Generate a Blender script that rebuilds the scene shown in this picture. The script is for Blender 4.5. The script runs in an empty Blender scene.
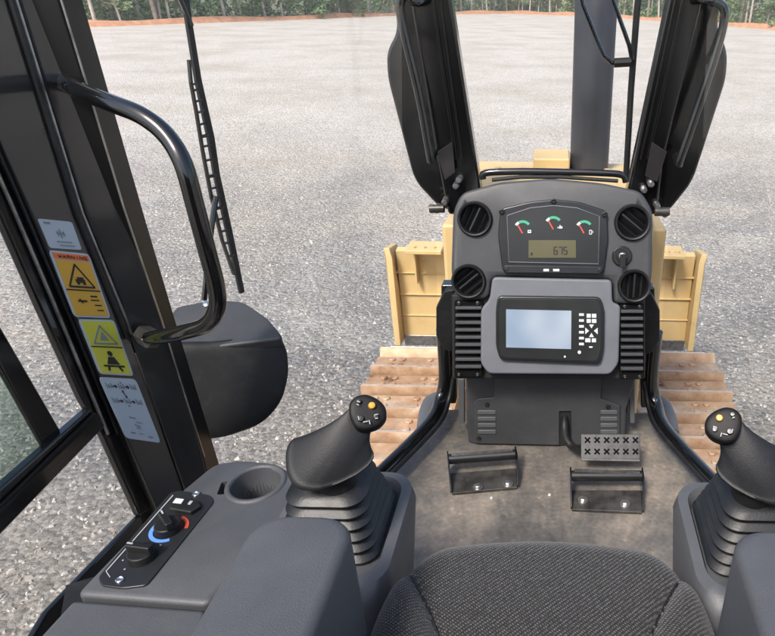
import bpy, bmesh, math, random
from mathutils import Vector, Matrix
from math import radians, sin, cos, pi, sqrt
random.seed(7)
V3 = Vector
scn = bpy.context.scene
COL = scn.collection
# ------------------------------------------------------------------ camera
CAM = V3((0, 0, 2.95)); FPX = 635.0; CX, CY = 550.0, 318.0
PITCH = radians(27.0); ROLL = radians(1.1)
FW = V3((0, cos(PITCH), -sin(PITCH))); RW = V3((1, 0, 0)); UW = V3((0, sin(PITCH), cos(PITCH)))
CR = RW*cos(ROLL) + UW*sin(ROLL); CU = -RW*sin(ROLL) + UW*cos(ROLL)
cd = bpy.data.cameras.new('camera'); cam = bpy.data.objects.new('camera', cd); COL.objects.link(cam)
m = Matrix((CR, CU, -FW)).transposed().to_4x4(); m.translation = CAM
cam.matrix_world = m
cd.sensor_fit = 'HORIZONTAL'; cd.sensor_width = 36; cd.lens = 36*FPX/775; cd.shift_x = (387.5-CX)/775; cd.clip_end = 2000; cd.clip_start = .02
scn.camera = cam

def ray(px, py): return FW + CR*((px-CX)/FPX) + CU*((CY-py)/FPX)
def at(px, py, d=None, x=None, y=None, z=None):
    r = ray(px, py)
    if d is None:
        if x is not None: d = (x-CAM.x)/r.x
        elif y is not None: d = (y-CAM.y)/r.y
        else: d = (z-CAM.z)/r.z
    return CAM + r*d

class Plane:
    def __init__(s, o, n, up=(0, 0, 1)):
        s.o = V3(o); s.n = V3(n).normalized()
        s.u = V3(up).cross(s.n).normalized(); s.v = s.n.cross(s.u)
    def p(s, px, py, off=0.0):
        r = ray(px, py); oo = s.o + s.n*off
        return CAM + r*((oo-CAM).dot(s.n)/r.dot(s.n))

# ------------------------------------------------------------------ materials
MATS = {}
def nt(name):
    mt = bpy.data.materials.new(name); mt.use_nodes = True
    t = mt.node_tree; b = t.nodes['Principled BSDF']; MATS[name] = mt
    return mt, t, b
def N(t, typ, **kw):
    n = t.nodes.new(typ)
    for k, v in kw.items():
        if k in n.inputs.keys(): n.inputs[k].default_value = v
        else: setattr(n, k, v)
    return n
def ramp(t, src, stops):
    r = t.nodes.new('ShaderNodeValToRGB'); e = r.color_ramp.elements
    while len(e) < len(stops): e.new(.5)
    for i, (p, c) in enumerate(stops):
        e[i].position = p; e[i].color = (*c, 1) if len(c) == 3 else c
    t.links.new(src, r.inputs[0]); return r
def g(v): return (v, v, v)
def coords(t):
    c = t.nodes.new('ShaderNodeTexCoord'); return c.outputs['Object']
def simple(name, col, rough=.5, metal=0, bump=0, bscale=400, vary=.12, coat=0, vscale=6, spec=.5):
    mt, t, b = nt(name)
    co = coords(t)
    n1 = N(t, 'ShaderNodeTexNoise', Scale=vscale, Detail=6.0, Roughness=.6); t.links.new(co, n1.inputs['Vector'])
    lo = tuple(c*(1-vary) for c in col); hi = tuple(min(1, c*(1+vary)) for c in col)
    r = ramp(t, n1.outputs['Fac'], [(.3, lo), (.7, hi)]); t.links.new(r.outputs[0], b.inputs['Base Color'])
    rr = ramp(t, n1.outputs['Fac'], [(.3, g(max(0, rough-.06))), (.7, g(min(1, rough+.08)))]); t.links.new(rr.outputs[0], b.inputs['Roughness'])
    b.inputs['Metallic'].default_value = metal
    if name.startswith('plastic') or name in ('grip', 'rubber'):
        nd = N(t, 'ShaderNodeTexNoise', Scale=17.0, Detail=8.0, Roughness=.75); t.links.new(co, nd.inputs['Vector'])
        rd = ramp(t, nd.outputs['Fac'], [(.5, g(0)), (.75, g(.05))]); md_ = N(t, 'ShaderNodeMixRGB'); t.links.new(rd.outputs[0], md_.inputs[0]); t.links.new(r.outputs[0], md_.inputs[1]); md_.inputs[2].default_value = (.3, .27, .23, 1)
        t.links.new(md_.outputs[0], b.inputs['Base Color'])
    b.inputs['Coat Weight'].default_value = coat; b.inputs['Coat Roughness'].default_value = .08
    b.inputs['Specular IOR Level'].default_value = spec
    if bump:
        n2 = N(t, 'ShaderNodeTexNoise', Scale=bscale, Detail=3.0); t.links.new(co, n2.inputs['Vector'])
        bp = N(t, 'ShaderNodeBump', Strength=bump, Distance=.001); t.links.new(n2.outputs['Fac'], bp.inputs['Height'])
        t.links.new(bp.outputs[0], b.inputs['Normal'])
    return mt
simple('plastic_dash', (.035, .0365, .04), .5, bump=.5, bscale=500)
simple('plastic_grey', (.11, .117, .132), .5, bump=.4, bscale=500)
simple('plastic_side', (.058, .061, .067), .48, bump=.5, bscale=600)
simple('plastic_arm', (.062, .065, .072), .55, bump=.7, bscale=700)
simple('plastic_pod', (.075, .078, .084), .4, bump=.3, bscale=600)
simple('plastic_black', (.0065, .0068, .0075), .52, bump=.2, bscale=400, spec=.35)
simple('rubber', (.0065, .0068, .0078), .45, bump=.25, bscale=300)
simple('grip', (.0085, .009, .0105), .5, spec=.35, bump=.3, bscale=500)
simple('paint_black', (.0035, .0035, .0036), .14, coat=.5, vary=.3, vscale=3)
simple('paint_post', (.006, .0056, .0055), .45, coat=.0, spec=.18, vary=.35, vscale=3)
simple('paint_post_face', (.022, .021, .0205), .3, metal=.2, coat=1.0, vary=.3, vscale=2.5)
simple('steel_worn', (.35, .34, .33), .35, metal=.9, vary=.4, vscale=30)
simple('chrome', (.6, .6, .6), .2, metal=1)
simple('bar_paint', (.045, .045, .047), .2, metal=.85, coat=1.0)
simple('edge_tan', (.5, .43, .37), .4, metal=.4, vary=.25, vscale=30)
simple('stack_metal', (.055, .058, .07), .42, metal=.35, vary=.2, vscale=5)
simple('bezel', (.0085, .009, .0098), .32)
simple('panel_label', (.014, .015, .017), .35)
simple('white_mark', (.5, .51, .52), .5, vary=.02)
simple('worn_plate', (.06, .056, .052), .4, metal=.4, vary=.6, vscale=25)
simple('pedal_metal', (.05, .05, .052), .45, metal=.3, vary=.5, vscale=30)
simple('matt_black', (.004, .004, .004), .9, spec=.1)
simple('button_black', (.006, .006, .0065), .5, spec=.2)
simple('grey_mark', (.32, .33, .34), .5, vary=.02)
simple('green_mark', (.04, .3, .17), .5, vary=.02)
simple('red_mark', (.45, .06, .03), .5, vary=.02)
simple('blue_mark', (.1, .25, .7), .5, vary=.02)
simple('yellow_button', (.5, .24, .012), .4, vary=.03)
simple('decal_white', (.4, .46, .5), .4, vary=.05)
simple('decal_orange', (.62, .34, .035), .4, vary=.05)
simple('decal_red', (.75, .16, .03), .4, vary=.05)
simple('decal_yellow', (.56, .54, .05), .4, vary=.05)
simple('ink', (.012, .012, .013), .5, vary=.05)
simple('ink_grey', (.2, .22, .24), .5, vary=.05)
simple('lcd', (.085, .08, .04), .3, vary=.05)
simple('gauge_face', (.014, .0152, .015), .35, vary=.1)

def mat_yellow():
    mt, t, b = nt('paint_yellow'); co = coords(t)
    n = N(t, 'ShaderNodeTexNoise', Scale=5.0, Detail=9.0, Roughness=.7); t.links.new(co, n.inputs['Vector'])
    r = ramp(t, n.outputs['Fac'], [(.28, (.4, .28, .14)), (.38, (.55, .39, .18)), (.62, (.6, .44, .215)), (.78, (.55, .43, .27))])
    t.links.new(r.outputs[0], b.inputs['Base Color']); b.inputs['Roughness'].default_value = .5
mat_yellow()
def mat_track():
    mt, t, b = nt('track_steel'); co = coords(t)
    n = N(t, 'ShaderNodeTexNoise', Scale=14.0, Detail=6.0, Roughness=.6); t.links.new(co, n.inputs['Vector'])
    mp = N(t, 'ShaderNodeMapping'); mp.inputs['Scale'].default_value = (6, 9, 9); t.links.new(co, mp.inputs[0])
    n3 = N(t, 'ShaderNodeTexNoise', Scale=.5, Detail=3.0); t.links.new(mp.outputs[0], n3.inputs['Vector'])
    mx = N(t, 'ShaderNodeMath', operation='MULTIPLY_ADD'); t.links.new(n3.outputs['Fac'], mx.inputs[0]); mx.inputs[1].default_value = .5; t.links.new(n.outputs['Fac'], mx.inputs[2])
    r = ramp(t, mx.outputs[0], [(.48, (.17, .095, .055)), (.62, (.36, .22, .13)), (.8, (.45, .3, .195)), (.98, (.53, .42, .31))])
    t.links.new(r.outputs[0], b.inputs['Base Color']); b.inputs['Roughness'].default_value = .55; b.inputs['Metallic'].default_value = .25
    bp = N(t, 'ShaderNodeBump', Strength=.5, Distance=.004); t.links.new(n.outputs['Fac'], bp.inputs['Height']); t.links.new(bp.outputs[0], b.inputs['Normal'])
mat_track()
def mat_floor():
    mt, t, b = nt('floor_mat'); co = coords(t)
    n = N(t, 'ShaderNodeTexNoise', Scale=4.5, Detail=10.0, Roughness=.68); t.links.new(co, n.inputs['Vector'])
    r = ramp(t, n.outputs['Fac'], [(.34, (.075, .07, .065)), (.48, (.125, .113, .1)), (.6, (.2, .17, .138)), (.74, (.3, .245, .19))])
    v = N(t, 'ShaderNodeTexNoise', Scale=70.0, Detail=4.0, Roughness=.6); t.links.new(co, v.inputs['Vector'])
    r2 = ramp(t, v.outputs['Fac'], [(.3, g(.75)), (.66, g(1.1)), (.78, g(2.0))])
    mx = N(t, 'ShaderNodeMixRGB', blend_type='MULTIPLY', Fac=1.0); t.links.new(r.outputs[0], mx.inputs[1]); t.links.new(r2.outputs[0], mx.inputs[2])
    t.links.new(mx.outputs[0], b.inputs['Base Color'])
    rr = ramp(t, n.outputs['Fac'], [(.35, g(.4)), (.7, g(.75))]); t.links.new(rr.outputs[0], b.inputs['Roughness'])
    bp = N(t, 'ShaderNodeBump', Strength=.4, Distance=.002); t.links.new(v.outputs['Fac'], bp.inputs['Height']); t.links.new(bp.outputs[0], b.inputs['Normal'])
mat_floor()
def mat_fabric():
    mt, t, b = nt('seat_fabric'); co = coords(t)
    ws = []
    for ang, sc_ in ((48, 60), (-52, 92)):
        mp = N(t, 'ShaderNodeMapping'); mp.inputs['Rotation'].default_value = (0, 0, radians(ang)); t.links.new(co, mp.inputs[0])
        wv = N(t, 'ShaderNodeTexWave', Scale=float(sc_), Distortion=1.2, Detail=1.0); wv.inputs['Detail Scale'].default_value = 3.0; t.links.new(mp.outputs[0], wv.inputs['Vector']); ws.append(wv)
    v = N(t, 'ShaderNodeMath', operation='MULTIPLY'); t.links.new(ws[0].outputs['Fac'], v.inputs[0]); t.links.new(ws[1].outputs['Fac'], v.inputs[1])
    r = ramp(t, v.outputs[0], [(.1, (.011, .0105, .0105)), (.4, (.032, .030, .029)), (.75, (.1, .095, .09))])
    w = N(t, 'ShaderNodeTexNoise', Scale=260.0, Detail=2.0); t.links.new(co, w.inputs['Vector'])
    r2 = ramp(t, w.outputs['Fac'], [(.36, g(.35)), (.64, g(1.3))])
    mx = N(t, 'ShaderNodeMixRGB', blend_type='MULTIPLY', Fac=1.0); t.links.new(r.outputs[0], mx.inputs[1]); t.links.new(r2.outputs[0], mx.inputs[2])
    t.links.new(mx.outputs[0], b.inputs['Base Color']); b.inputs['Roughness'].default_value = .9
    b.inputs['Sheen Weight'].default_value = .15
    bp = N(t, 'ShaderNodeBump', Strength=.7, Distance=.001); t.links.new(v.outputs[0], bp.inputs['Height']); t.links.new(bp.outputs[0], b.inputs['Normal'])
mat_fabric()
def mat_screen():
    mt, t, b = nt('screen'); co = t.nodes.new('ShaderNodeTexCoord')
    n = N(t, 'ShaderNodeTexNoise', Scale=7.0, Detail=1.0); t.links.new(co.outputs['Object'], n.inputs['Vector'])
    r = ramp(t, n.outputs['Fac'], [(.35, (.36, .44, .55)), (.62, (.68, .72, .77))])
    b.inputs['Base Color'].default_value = (.05, .07, .1, 1); b.inputs['Roughness'].default_value = .15
    t.links.new(r.outputs[0], b.inputs['Emission Color']); b.inputs['Emission Strength'].default_value = .34
mat_screen()
def mat_glass(name, tint, refl):
    mt = bpy.data.materials.new(name); mt.use_nodes = True; MATS[name] = mt
    t = mt.node_tree; t.nodes.clear()
    o = t.nodes.new('ShaderNodeOutputMaterial'); mix = t.nodes.new('ShaderNodeMixShader')
    tr = t.nodes.new('ShaderNodeBsdfTransparent'); tr.inputs[0].default_value = (*tint, 1)
    gl = t.nodes.new('ShaderNodeBsdfGlossy'); gl.inputs['Roughness'].default_value = .02
    lw = t.nodes.new('ShaderNodeFresnel'); lw.inputs[0].default_value = 1.3
    mu = N(t, 'ShaderNodeMath', operation='MULTIPLY'); mu.inputs[1].default_value = refl; t.links.new(lw.outputs[0], mu.inputs[0])
    t.links.new(mu.outputs[0], mix.inputs[0]); t.links.new(tr.outputs[0], mix.inputs[1]); t.links.new(gl.outputs[0], mix.inputs[2]); t.links.new(mix.outputs[0], o.inputs[0])
mat_glass('glass', (.985, .99, .985), .1)
mat_glass('glass_tint', (.74, .82, .78), .25)
def mat_gravel():
    mt, t, b = nt('gravel'); co = coords(t)
    # big patches
    n0 = N(t, 'ShaderNodeTexNoise', Scale=.2, Detail=4.0, Roughness=.5, Distortion=.8); t.links.new(co, n0.inputs['Vector'])
    n1 = N(t, 'ShaderNodeTexNoise', Scale=2.2, Detail=8.0, Roughness=.7); t.links.new(co, n1.inputs['Vector'])
    v1 = N(t, 'ShaderNodeTexVoronoi', Scale=24.0, feature='F1'); t.links.new(co, v1.inputs['Vector'])
    v2 = N(t, 'ShaderNodeTexVoronoi', Scale=60.0, feature='F1'); t.links.new(co, v2.inputs['Vector'])
    nw = N(t, 'ShaderNodeTexNoise', Scale=35.0, Detail=6.0, Roughness=.75); t.links.new(co, nw.inputs['Vector'])
    # elongated sweep (graded wheel and blade passes)
    mp = N(t, 'ShaderNodeMapping'); mp.inputs['Rotation'].default_value = (0, 0, radians(28)); mp.inputs['Scale'].default_value = (.12, .35, 1); t.links.new(co, mp.inputs[0])
    ns = N(t, 'ShaderNodeTexNoise', Scale=.8, Detail=6.0, Distortion=1.2); t.links.new(mp.outputs[0], ns.inputs['Vector'])
    add = N(t, 'ShaderNodeMath', operation='ADD'); t.links.new(n0.outputs['Fac'], add.inputs[0]); t.links.new(ns.outputs['Fac'], add.inputs[1])
    base = ramp(t, add.outputs[0], [(.38, (.235, .232, .23)), (.5, (.31, .3, .285)), (.62, (.41, .375, .335))])
    base.color_ramp.elements[0].position = .8; base.color_ramp.elements[1].position = .95; base.color_ramp.elements[2].position = 1.0
    hal = N(t, 'ShaderNodeMath', operation='MULTIPLY'); hal.inputs[1].default_value = .5; t.links.new(add.outputs[0], hal.inputs[0])
    t.links.new(hal.outputs[0], base.inputs[0])
    base.color_ramp.elements[0].position = .45; base.color_ramp.elements[1].position = .49; base.color_ramp.elements[2].position = .54
    c1 = ramp(t, v1.outputs['Color'], [(.0, g(.72)), (.5, g(1.0)), (1., g(1.3))])
    c2 = ramp(t, v2.outputs['Color'], [(.0, g(.75)), (1., g(1.25))])
    c3 = ramp(t, n1.outputs['Fac'], [(.3, g(.93)), (.7, g(1.06))])
    c4 = ramp(t, nw.outputs['Fac'], [(.3, g(.5)), (.7, g(1.36))])
    sp = N(t, 'ShaderNodeSeparateXYZ'); t.links.new(co, sp.inputs[0])
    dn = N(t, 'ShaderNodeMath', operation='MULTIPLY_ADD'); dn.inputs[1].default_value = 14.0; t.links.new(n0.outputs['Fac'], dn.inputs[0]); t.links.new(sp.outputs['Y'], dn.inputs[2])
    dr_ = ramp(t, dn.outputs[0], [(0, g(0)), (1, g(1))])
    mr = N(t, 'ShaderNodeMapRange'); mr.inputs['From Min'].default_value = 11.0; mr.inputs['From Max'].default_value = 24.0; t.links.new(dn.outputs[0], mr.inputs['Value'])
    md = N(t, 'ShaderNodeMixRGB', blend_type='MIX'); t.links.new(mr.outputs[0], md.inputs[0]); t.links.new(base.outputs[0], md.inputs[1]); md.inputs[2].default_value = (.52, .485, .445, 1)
    # curved tyre marks on the right
    gm_ = N(t, 'ShaderNodeMapping'); gm_.inputs['Rotation'].default_value = (0, 0, radians(38)); t.links.new(co, gm_.inputs[0])
    wr = N(t, 'ShaderNodeTexWave', wave_type='BANDS', bands_direction='X', Scale=.11, Distortion=3.5, Detail=4.0); wr.inputs['Detail Scale'].default_value = .25; t.links.new(gm_.outputs[0], wr.inputs['Vector'])
    wrr = ramp(t, wr.outputs['Fac'], [(.35, g(1.08)), (.6, g(.74)), (.75, g(.92)), (.9, g(.8))])
    tmx = N(t, 'ShaderNodeMapRange'); tmx.inputs['From Min'].default_value = .5; tmx.inputs['From Max'].default_value = 3.0; tmx.inputs['To Min'].default_value = .25; tmx.inputs['To Max'].default_value = .8; t.links.new(sp.outputs['X'], tmx.inputs['Value'])
    tm = N(t, 'ShaderNodeMixRGB', blend_type='MULTIPLY'); fy = N(t, 'ShaderNodeMapRange'); fy.inputs['From Min'].default_value = 7.0; fy.inputs['From Max'].default_value = 22.0; fy.inputs['To Min'].default_value = 1.0; fy.inputs['To Max'].default_value = .12; t.links.new(dn.outputs[0], fy.inputs['Value'])
    fm = N(t, 'ShaderNodeMath', operation='MULTIPLY'); t.links.new(tmx.outputs[0], fm.inputs[0]); t.links.new(fy.outputs[0], fm.inputs[1]); t.links.new(fm.outputs[0], tm.inputs[0]); t.links.new(md.outputs[0], tm.inputs[1]); t.links.new(wrr.outputs[0], tm.inputs[2])
    # tan leaf litter and clay dust between the stones
    lf = N(t, 'ShaderNodeTexNoise', Scale=.3, Detail=5.0, Roughness=.55); t.links.new(co, lf.inputs['Vector'])
    lfr = ramp(t, lf.outputs['Fac'], [(.42, g(0)), (.66, g(.6))])
    mt_ = N(t, 'ShaderNodeMixRGB', blend_type='MIX'); t.links.new(lfr.outputs[0], mt_.inputs[0]); t.links.new(tm.outputs[0], mt_.inputs[1]); mt_.inputs[2].default_value = (.38, .335, .28, 1)
    cur = mt_.outputs[0]
    for c in (c1, c2, c3, c4):
        mx = N(t, 'ShaderNodeMixRGB', blend_type='MULTIPLY', Fac=1.0); t.links.new(cur, mx.inputs[1]); t.links.new(c.outputs[0], mx.inputs[2]); cur = mx.outputs[0]
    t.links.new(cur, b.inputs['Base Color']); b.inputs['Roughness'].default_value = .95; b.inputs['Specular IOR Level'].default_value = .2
    h = N(t, 'ShaderNodeMath', operation='MULTIPLY_ADD'); t.links.new(v1.outputs['Distance'], h.inputs[0]); h.inputs[1].default_value = -1.0; t.links.new(nw.outputs['Fac'], h.inputs[2])
    bp = N(t, 'ShaderNodeBump', Strength=.9, Distance=.03); t.links.new(h.outputs[0], bp.inputs['Height'])
    t.links.new(bp.outputs[0], b.inputs['Normal'])
mat_gravel()
def mat_rand(name, stops, rough=.85):
    mt, t, b = nt(name)
    gi = t.nodes.new('ShaderNodeNewGeometry')
    r = ramp(t, gi.outputs['Random Per Island'], stops); t.links.new(r.outputs[0], b.inputs['Base Color'])
    b.inputs['Roughness'].default_value = rough
mat_rand('stones', [(0, (.17, .15, .13)), (.25, (.3, .27, .23)), (.5, (.34, .325, .305)), (.8, (.42, .4, .375)), (1, (.52, .5, .47))])
mat_rand('leaves', [(0, (.06, .11, .035)), (.5, (.12, .2, .07)), (1, (.2, .28, .12))])
mat_rand('leaves_pale', [(0, (.08, .135, .05)), (.5, (.15, .225, .09)), (1, (.26, .31, .17))])
simple('bark', (.24, .2, .17), .9, bump=.6, bscale=20, vary=.35, vscale=3)
simple('bark_pale', (.42, .38, .34), .9, bump=.5, bscale=20, vary=.3, vscale=3)
simple('dirt', (.42, .21, .12), .95, bump=1, bscale=5, vary=.3, vscale=1.5)
simple('forest_soil', (.1, .1, .05), .95, vary=.4, vscale=.8)

# ------------------------------------------------------------------ mesh builder
ORG = {}
def empty(name, label, cat, loc, group=None):
    o = bpy.data.objects.new(name, None); COL.objects.link(o); o.location = loc; o.empty_display_size = .05
    ORG[o] = V3(loc); tag(o, label, cat, group); return o
def tag(o, label=None, cat=None, group=None, kind=None):
    if label: o['label'] = label
    if cat: o['category'] = cat
    if group: o['group'] = group
    if kind: o['kind'] = kind
    return o
class MB:
    def __init__(s): s.v = []; s.f = []; s.mi = []
    def add(s, vs, fs, mi=0):
        k = len(s.v); s.v += [V3(v) for v in vs]; s.f += [tuple(i+k for i in f) for f in fs]; s.mi += [mi]*len(fs); return s
    def box(s, lo, hi, mi=0):
        (a, b, c), (d, e, f) = lo, hi
        vs = [(a, b, c), (d, b, c), (d, e, c), (a, e, c), (a, b, f), (d, b, f), (d, e, f), (a, e, f)]
        return s.add(vs, [(0, 3, 2, 1), (4, 5, 6, 7), (0, 1, 5, 4), (1, 2, 6, 5), (2, 3, 7, 6), (3, 0, 4, 7)], mi)
    def obox(s, c, ax, hx, ay, hy, az, hz, mi=0):
        c = V3(c); X = V3(ax).normalized()*hx; Y = V3(ay).normalized()*hy; Z = V3(az).normalized()*hz
        vs = [c+X*i+Y*j+Z*k for k in (-1, 1) for i, j in ((-1, -1), (1, -1), (1, 1), (-1, 1))]
        return s.add(vs, [(0, 3, 2, 1), (4, 5, 6, 7), (0, 1, 5, 4), (1, 2, 6, 5), (2, 3, 7, 6), (3, 0, 4, 7)], mi)
    def prism(s, front, back, mi=0):
        n = len(front)
        return s.add(list(front)+list(back), [tuple(range(n)), tuple(range(2*n-1, n-1, -1))] + [(i, i+n, (i+1) % n+n, (i+1) % n) for i in range(n)], mi)
    def slab(s, pl, pts, off=0, th=.02, mi=0):
        fr = [pl.p(x, y, off) for x, y in pts]; return s.prism(fr, [p - pl.n*th for p in fr], mi)
    def loft(s, rings, mi=0, cap=True):
        n = len(rings[0]); vs = [p for r in rings for p in r]; fs = []
        for k in range(len(rings)-1):
            for i in range(n):
                j = (i+1) % n; fs.append((k*n+i, k*n+j, (k+1)*n+j, (k+1)*n+i))
        if cap: fs += [tuple(range(n-1, -1, -1)), tuple(range((len(rings)-1)*n, len(rings)*n))]
        return s.add(vs, fs, mi)
    def tube(s, pts, r, n=14, mi=0, flat=1.0, smooth=0):
        pts = [V3(p) for p in pts]
        if smooth:
            q = []
            for i in range(len(pts)-1):
                p0 = pts[max(i-1, 0)]; p1 = pts[i]; p2 = pts[i+1]; p3 = pts[min(i+2, len(pts)-1)]
                for k in range(smooth):
                    u = k/smooth
                    q.append(.5*((2*p1)+(p2-p0)*u+(2*p0-5*p1+4*p2-p3)*u*u+(3*p1-p0-3*p2+p3)*u**3))
            q.append(pts[-1]); pts = q
        rr = r if isinstance(r, (list, tuple)) else [r]*len(pts)
        if len(rr) != len(pts): rr = [rr[0]+(rr[-1]-rr[0])*i/(len(pts)-1) for i in range(len(pts))]
        rings = []; prev = None
        for i, p in enumerate(pts):
            t = (pts[min(i+1, len(pts)-1)]-pts[max(i-1, 0)]).normalized()
            if prev is None: a = t.orthogonal().normalized() if abs(t.z) > .98 else V3((0, 0, 1)).cross(t).normalized()
            else: a = (prev - t*prev.dot(t)).normalized()
            prev = a; b = t.cross(a)
            rings.append([p + a*cos(2*pi*k/n)*rr[i] + b*sin(2*pi*k/n)*rr[i]*flat for k in range(n)])
        return s.loft(rings, mi)
    def lathe(s, c, ax, prof, n=32, mi=0, cap=True):
        ax = V3(ax).normalized(); a = ax.orthogonal().normalized(); b = ax.cross(a); c = V3(c)
        return s.loft([[c+ax*h+(a*cos(2*pi*k/n)+b*sin(2*pi*k/n))*max(r, 1e-5) for k in range(n)] for r, h in prof], mi, cap)
    def dome(s, pl, pts, cen, h, th, off=0, p=2.0, rings=8, mi=0):
        fr = [pl.p(x, y, off) for x, y in pts]; c = pl.p(cen[0], cen[1], off)
        R = [[q-pl.n*th for q in fr], fr]
        for k in range(1, rings+1):
            t = 1-cos(k/rings*pi/2)
            hh = h*(1-(1-t)**p)**(1/p)
            R.append([q.lerp(c, min(t, .985)) + pl.n*hh for q in fr])
        return s.loft(R, mi)
    def build(s, name, mats, parent=None, bevel=0, seg=2, mirror=False, shift=(0, 0, 0), smooth=35, origin=None, sub=0):
        vs = [v.copy() for v in s.v]; fs = s.f
        if mirror: vs = [V3((-v.x, v.y, v.z)) for v in vs]; fs = [f[::-1] for f in fs]
        sh = V3(shift); vs = [v+sh for v in vs]
        if parent is not None: o0 = ORG[parent]
        elif origin is not None: o0 = V3(origin)
        else:
            xs = [v.x for v in vs]; ys = [v.y for v in vs]
            o0 = V3(((min(xs)+max(xs))/2, (min(ys)+max(ys))/2, min(v.z for v in vs)))
        me = bpy.data.meshes.new(name); me.from_pydata([v-o0 for v in vs], [], fs)
        if isinstance(mats, str): mats = [mats]
        for mm in mats: me.materials.append(MATS[mm])
        me.polygons.foreach_set('material_index', s.mi)
        bm = bmesh.new(); bm.from_mesh(me); bmesh.ops.recalc_face_normals(bm, faces=bm.faces); bm.to_mesh(me); bm.free()
        me.polygons.foreach_set('use_smooth', [True]*len(me.polygons))
        me.set_sharp_from_angle(angle=radians(smooth)); me.update()
        o = bpy.data.objects.new(name, me); COL.objects.link(o)
        if parent is not None: o.parent = parent
        else: o.location = o0
        ORG[o] = o0
        if bevel:
            md = o.modifiers.new('bevel', 'BEVEL'); md.width = bevel; md.segments = seg; md.limit_method = 'ANGLE'; md.angle_limit = radians(40); md.harden_normals = True
        return o

def rnd(pts, r, n=5):
    out = []; L = len(pts)
    for i in range(L):
        p0 = V3((*pts[i-1], 0)); p = V3((*pts[i], 0)); p2 = V3((*pts[(i+1) % L], 0))
        a = (p0-p); b = (p2-p); rr = min(r, a.length*.45, b.length*.45)
        A = p+a.normalized()*rr; B = p+b.normalized()*rr
        for k in range(n+1):
            u = k/n; q = A*(1-u)**2+p*2*u*(1-u)+B*u*u; out.append((q.x, q.y))
    return out
def rect(x0, y0, x1, y1): return [(x0, y0), (x1, y0), (x1, y1), (x0, y1)]
def circ(x, y, r, n=24, ry=None):
    ry = ry or r; return [(x+r*cos(2*pi*k/n), y+ry*sin(2*pi*k/n)) for k in range(n)]
def bar(x0, y0, x1, y1, w):
    dx, dy = x1-x0, y1-y0; L = sqrt(dx*dx+dy*dy); nx, ny = -dy/L*w/2, dx/L*w/2
    return [(x0+nx, y0+ny), (x1+nx, y1+ny), (x1-nx, y1-ny), (x0-nx, y0-ny)]
def arc(cx, cy, r, a0, a1, w, n=10):
    o = [(cx+r*cos(radians(a0+(a1-a0)*k/n)), cy-r*sin(radians(a0+(a1-a0)*k/n))) for k in range(n+1)]
    i = [(cx+(r-w)*cos(radians(a0+(a1-a0)*k/n)), cy-(r-w)*sin(radians(a0+(a1-a0)*k/n))) for k in range(n+1)]
    return o, i
def strip(mb, pl, o, i, off, mi=0, th=.0008):
    for k in range(len(o)-1): mb.slab(pl, [o[k], o[k+1], i[k+1], i[k]], off, th, mi)
def sgp(off, sc):   # crop coords -> photo pixel
    return lambda pts: [(off[0]+x*sc, off[1]+y*sc) for x, y in pts]
C5 = sgp((430, 170), .3458); C7 = sgp((430, 370), .2968)

SEG = {'0': 'abcdef', '6': 'acdefg', '7': 'abc', '5': 'acdfg'}
def seven(mb, pl, ch, x, y, w, h, off, mi, t=.8):
    S = {'a': (0, 0, w, 0), 'g': (0, h/2, w, h/2), 'd': (0, h, w, h), 'f': (0, 0, 0, h/2), 'e': (0, h/2, 0, h), 'b': (w, 0, w, h/2), 'c': (w, h/2, w, h)}
    for k in SEG[ch]:
        a, b, c, d = S[k]; mb.slab(pl, bar(x+a, y+b, x+c, y+d, t), off+.0002*('abcdefg'.index(k) % 3), .0006, mi)

# ------------------------------------------------------------------ terrain
bnd = [(-300, 20), (-140, 34), (-75, 42), (-37, 56), (-28, 78), (-20, 100), (-8, 116), (6, 110), (16, 90), (24, 72), (45, 60), (90, 50), (300, 40)]
def edge_y(x):
    for (a, b), (c, d) in zip(bnd, bnd[1:]):
        if a <= x <= c: return b+(d-b)*(x-a)/(c-a)
    return bnd[-1][1]
mb = MB(); mb.add([(-900, -600, -.02), (900, -600, -.02), (900, 1200, -.02), (-900, 1200, -.02)], [(0, 1, 2, 3)])
tag(mb.build('ground', 'forest_soil', origin=(0, 0, 0)), 'brown green forest soil stretching off behind the gravel lot', 'ground', kind='structure')
mb = MB(); pts = [(-300, -200, 0)] + [(300, -200, 0)] + [(x, y, 0) for x, y in bnd[::-1]]
mb.add(pts, [tuple(range(len(pts)))])
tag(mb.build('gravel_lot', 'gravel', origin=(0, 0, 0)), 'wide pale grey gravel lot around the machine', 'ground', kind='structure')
mb = MB()
rows = []
for i in range(241):
    x = -120+i; y = edge_y(x); w = .6*sin(x*.7)+.5*sin(x*.23)
    rows.append([(x, y-.9+w*.4, -.01), (x, y+.2+w*.3, .22+.08*sin(x*1.3)), (x, y+1.6, .42+.1*sin(x*.9)), (x, y+4, .3), (x, y+7, -.05)])
vs = [p for r in rows for p in r]; fs = [(i*5+j, (i+1)*5+j, (i+1)*5+j+1, i*5+j+1) for i in range(240) for j in range(4)]
mb.add(vs, fs)
tag(mb.build('dirt_bank', 'dirt', origin=(0, 60, 0)), 'low orange red dirt bank along the far edge of the gravel lot', 'bank', kind='structure')

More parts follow.
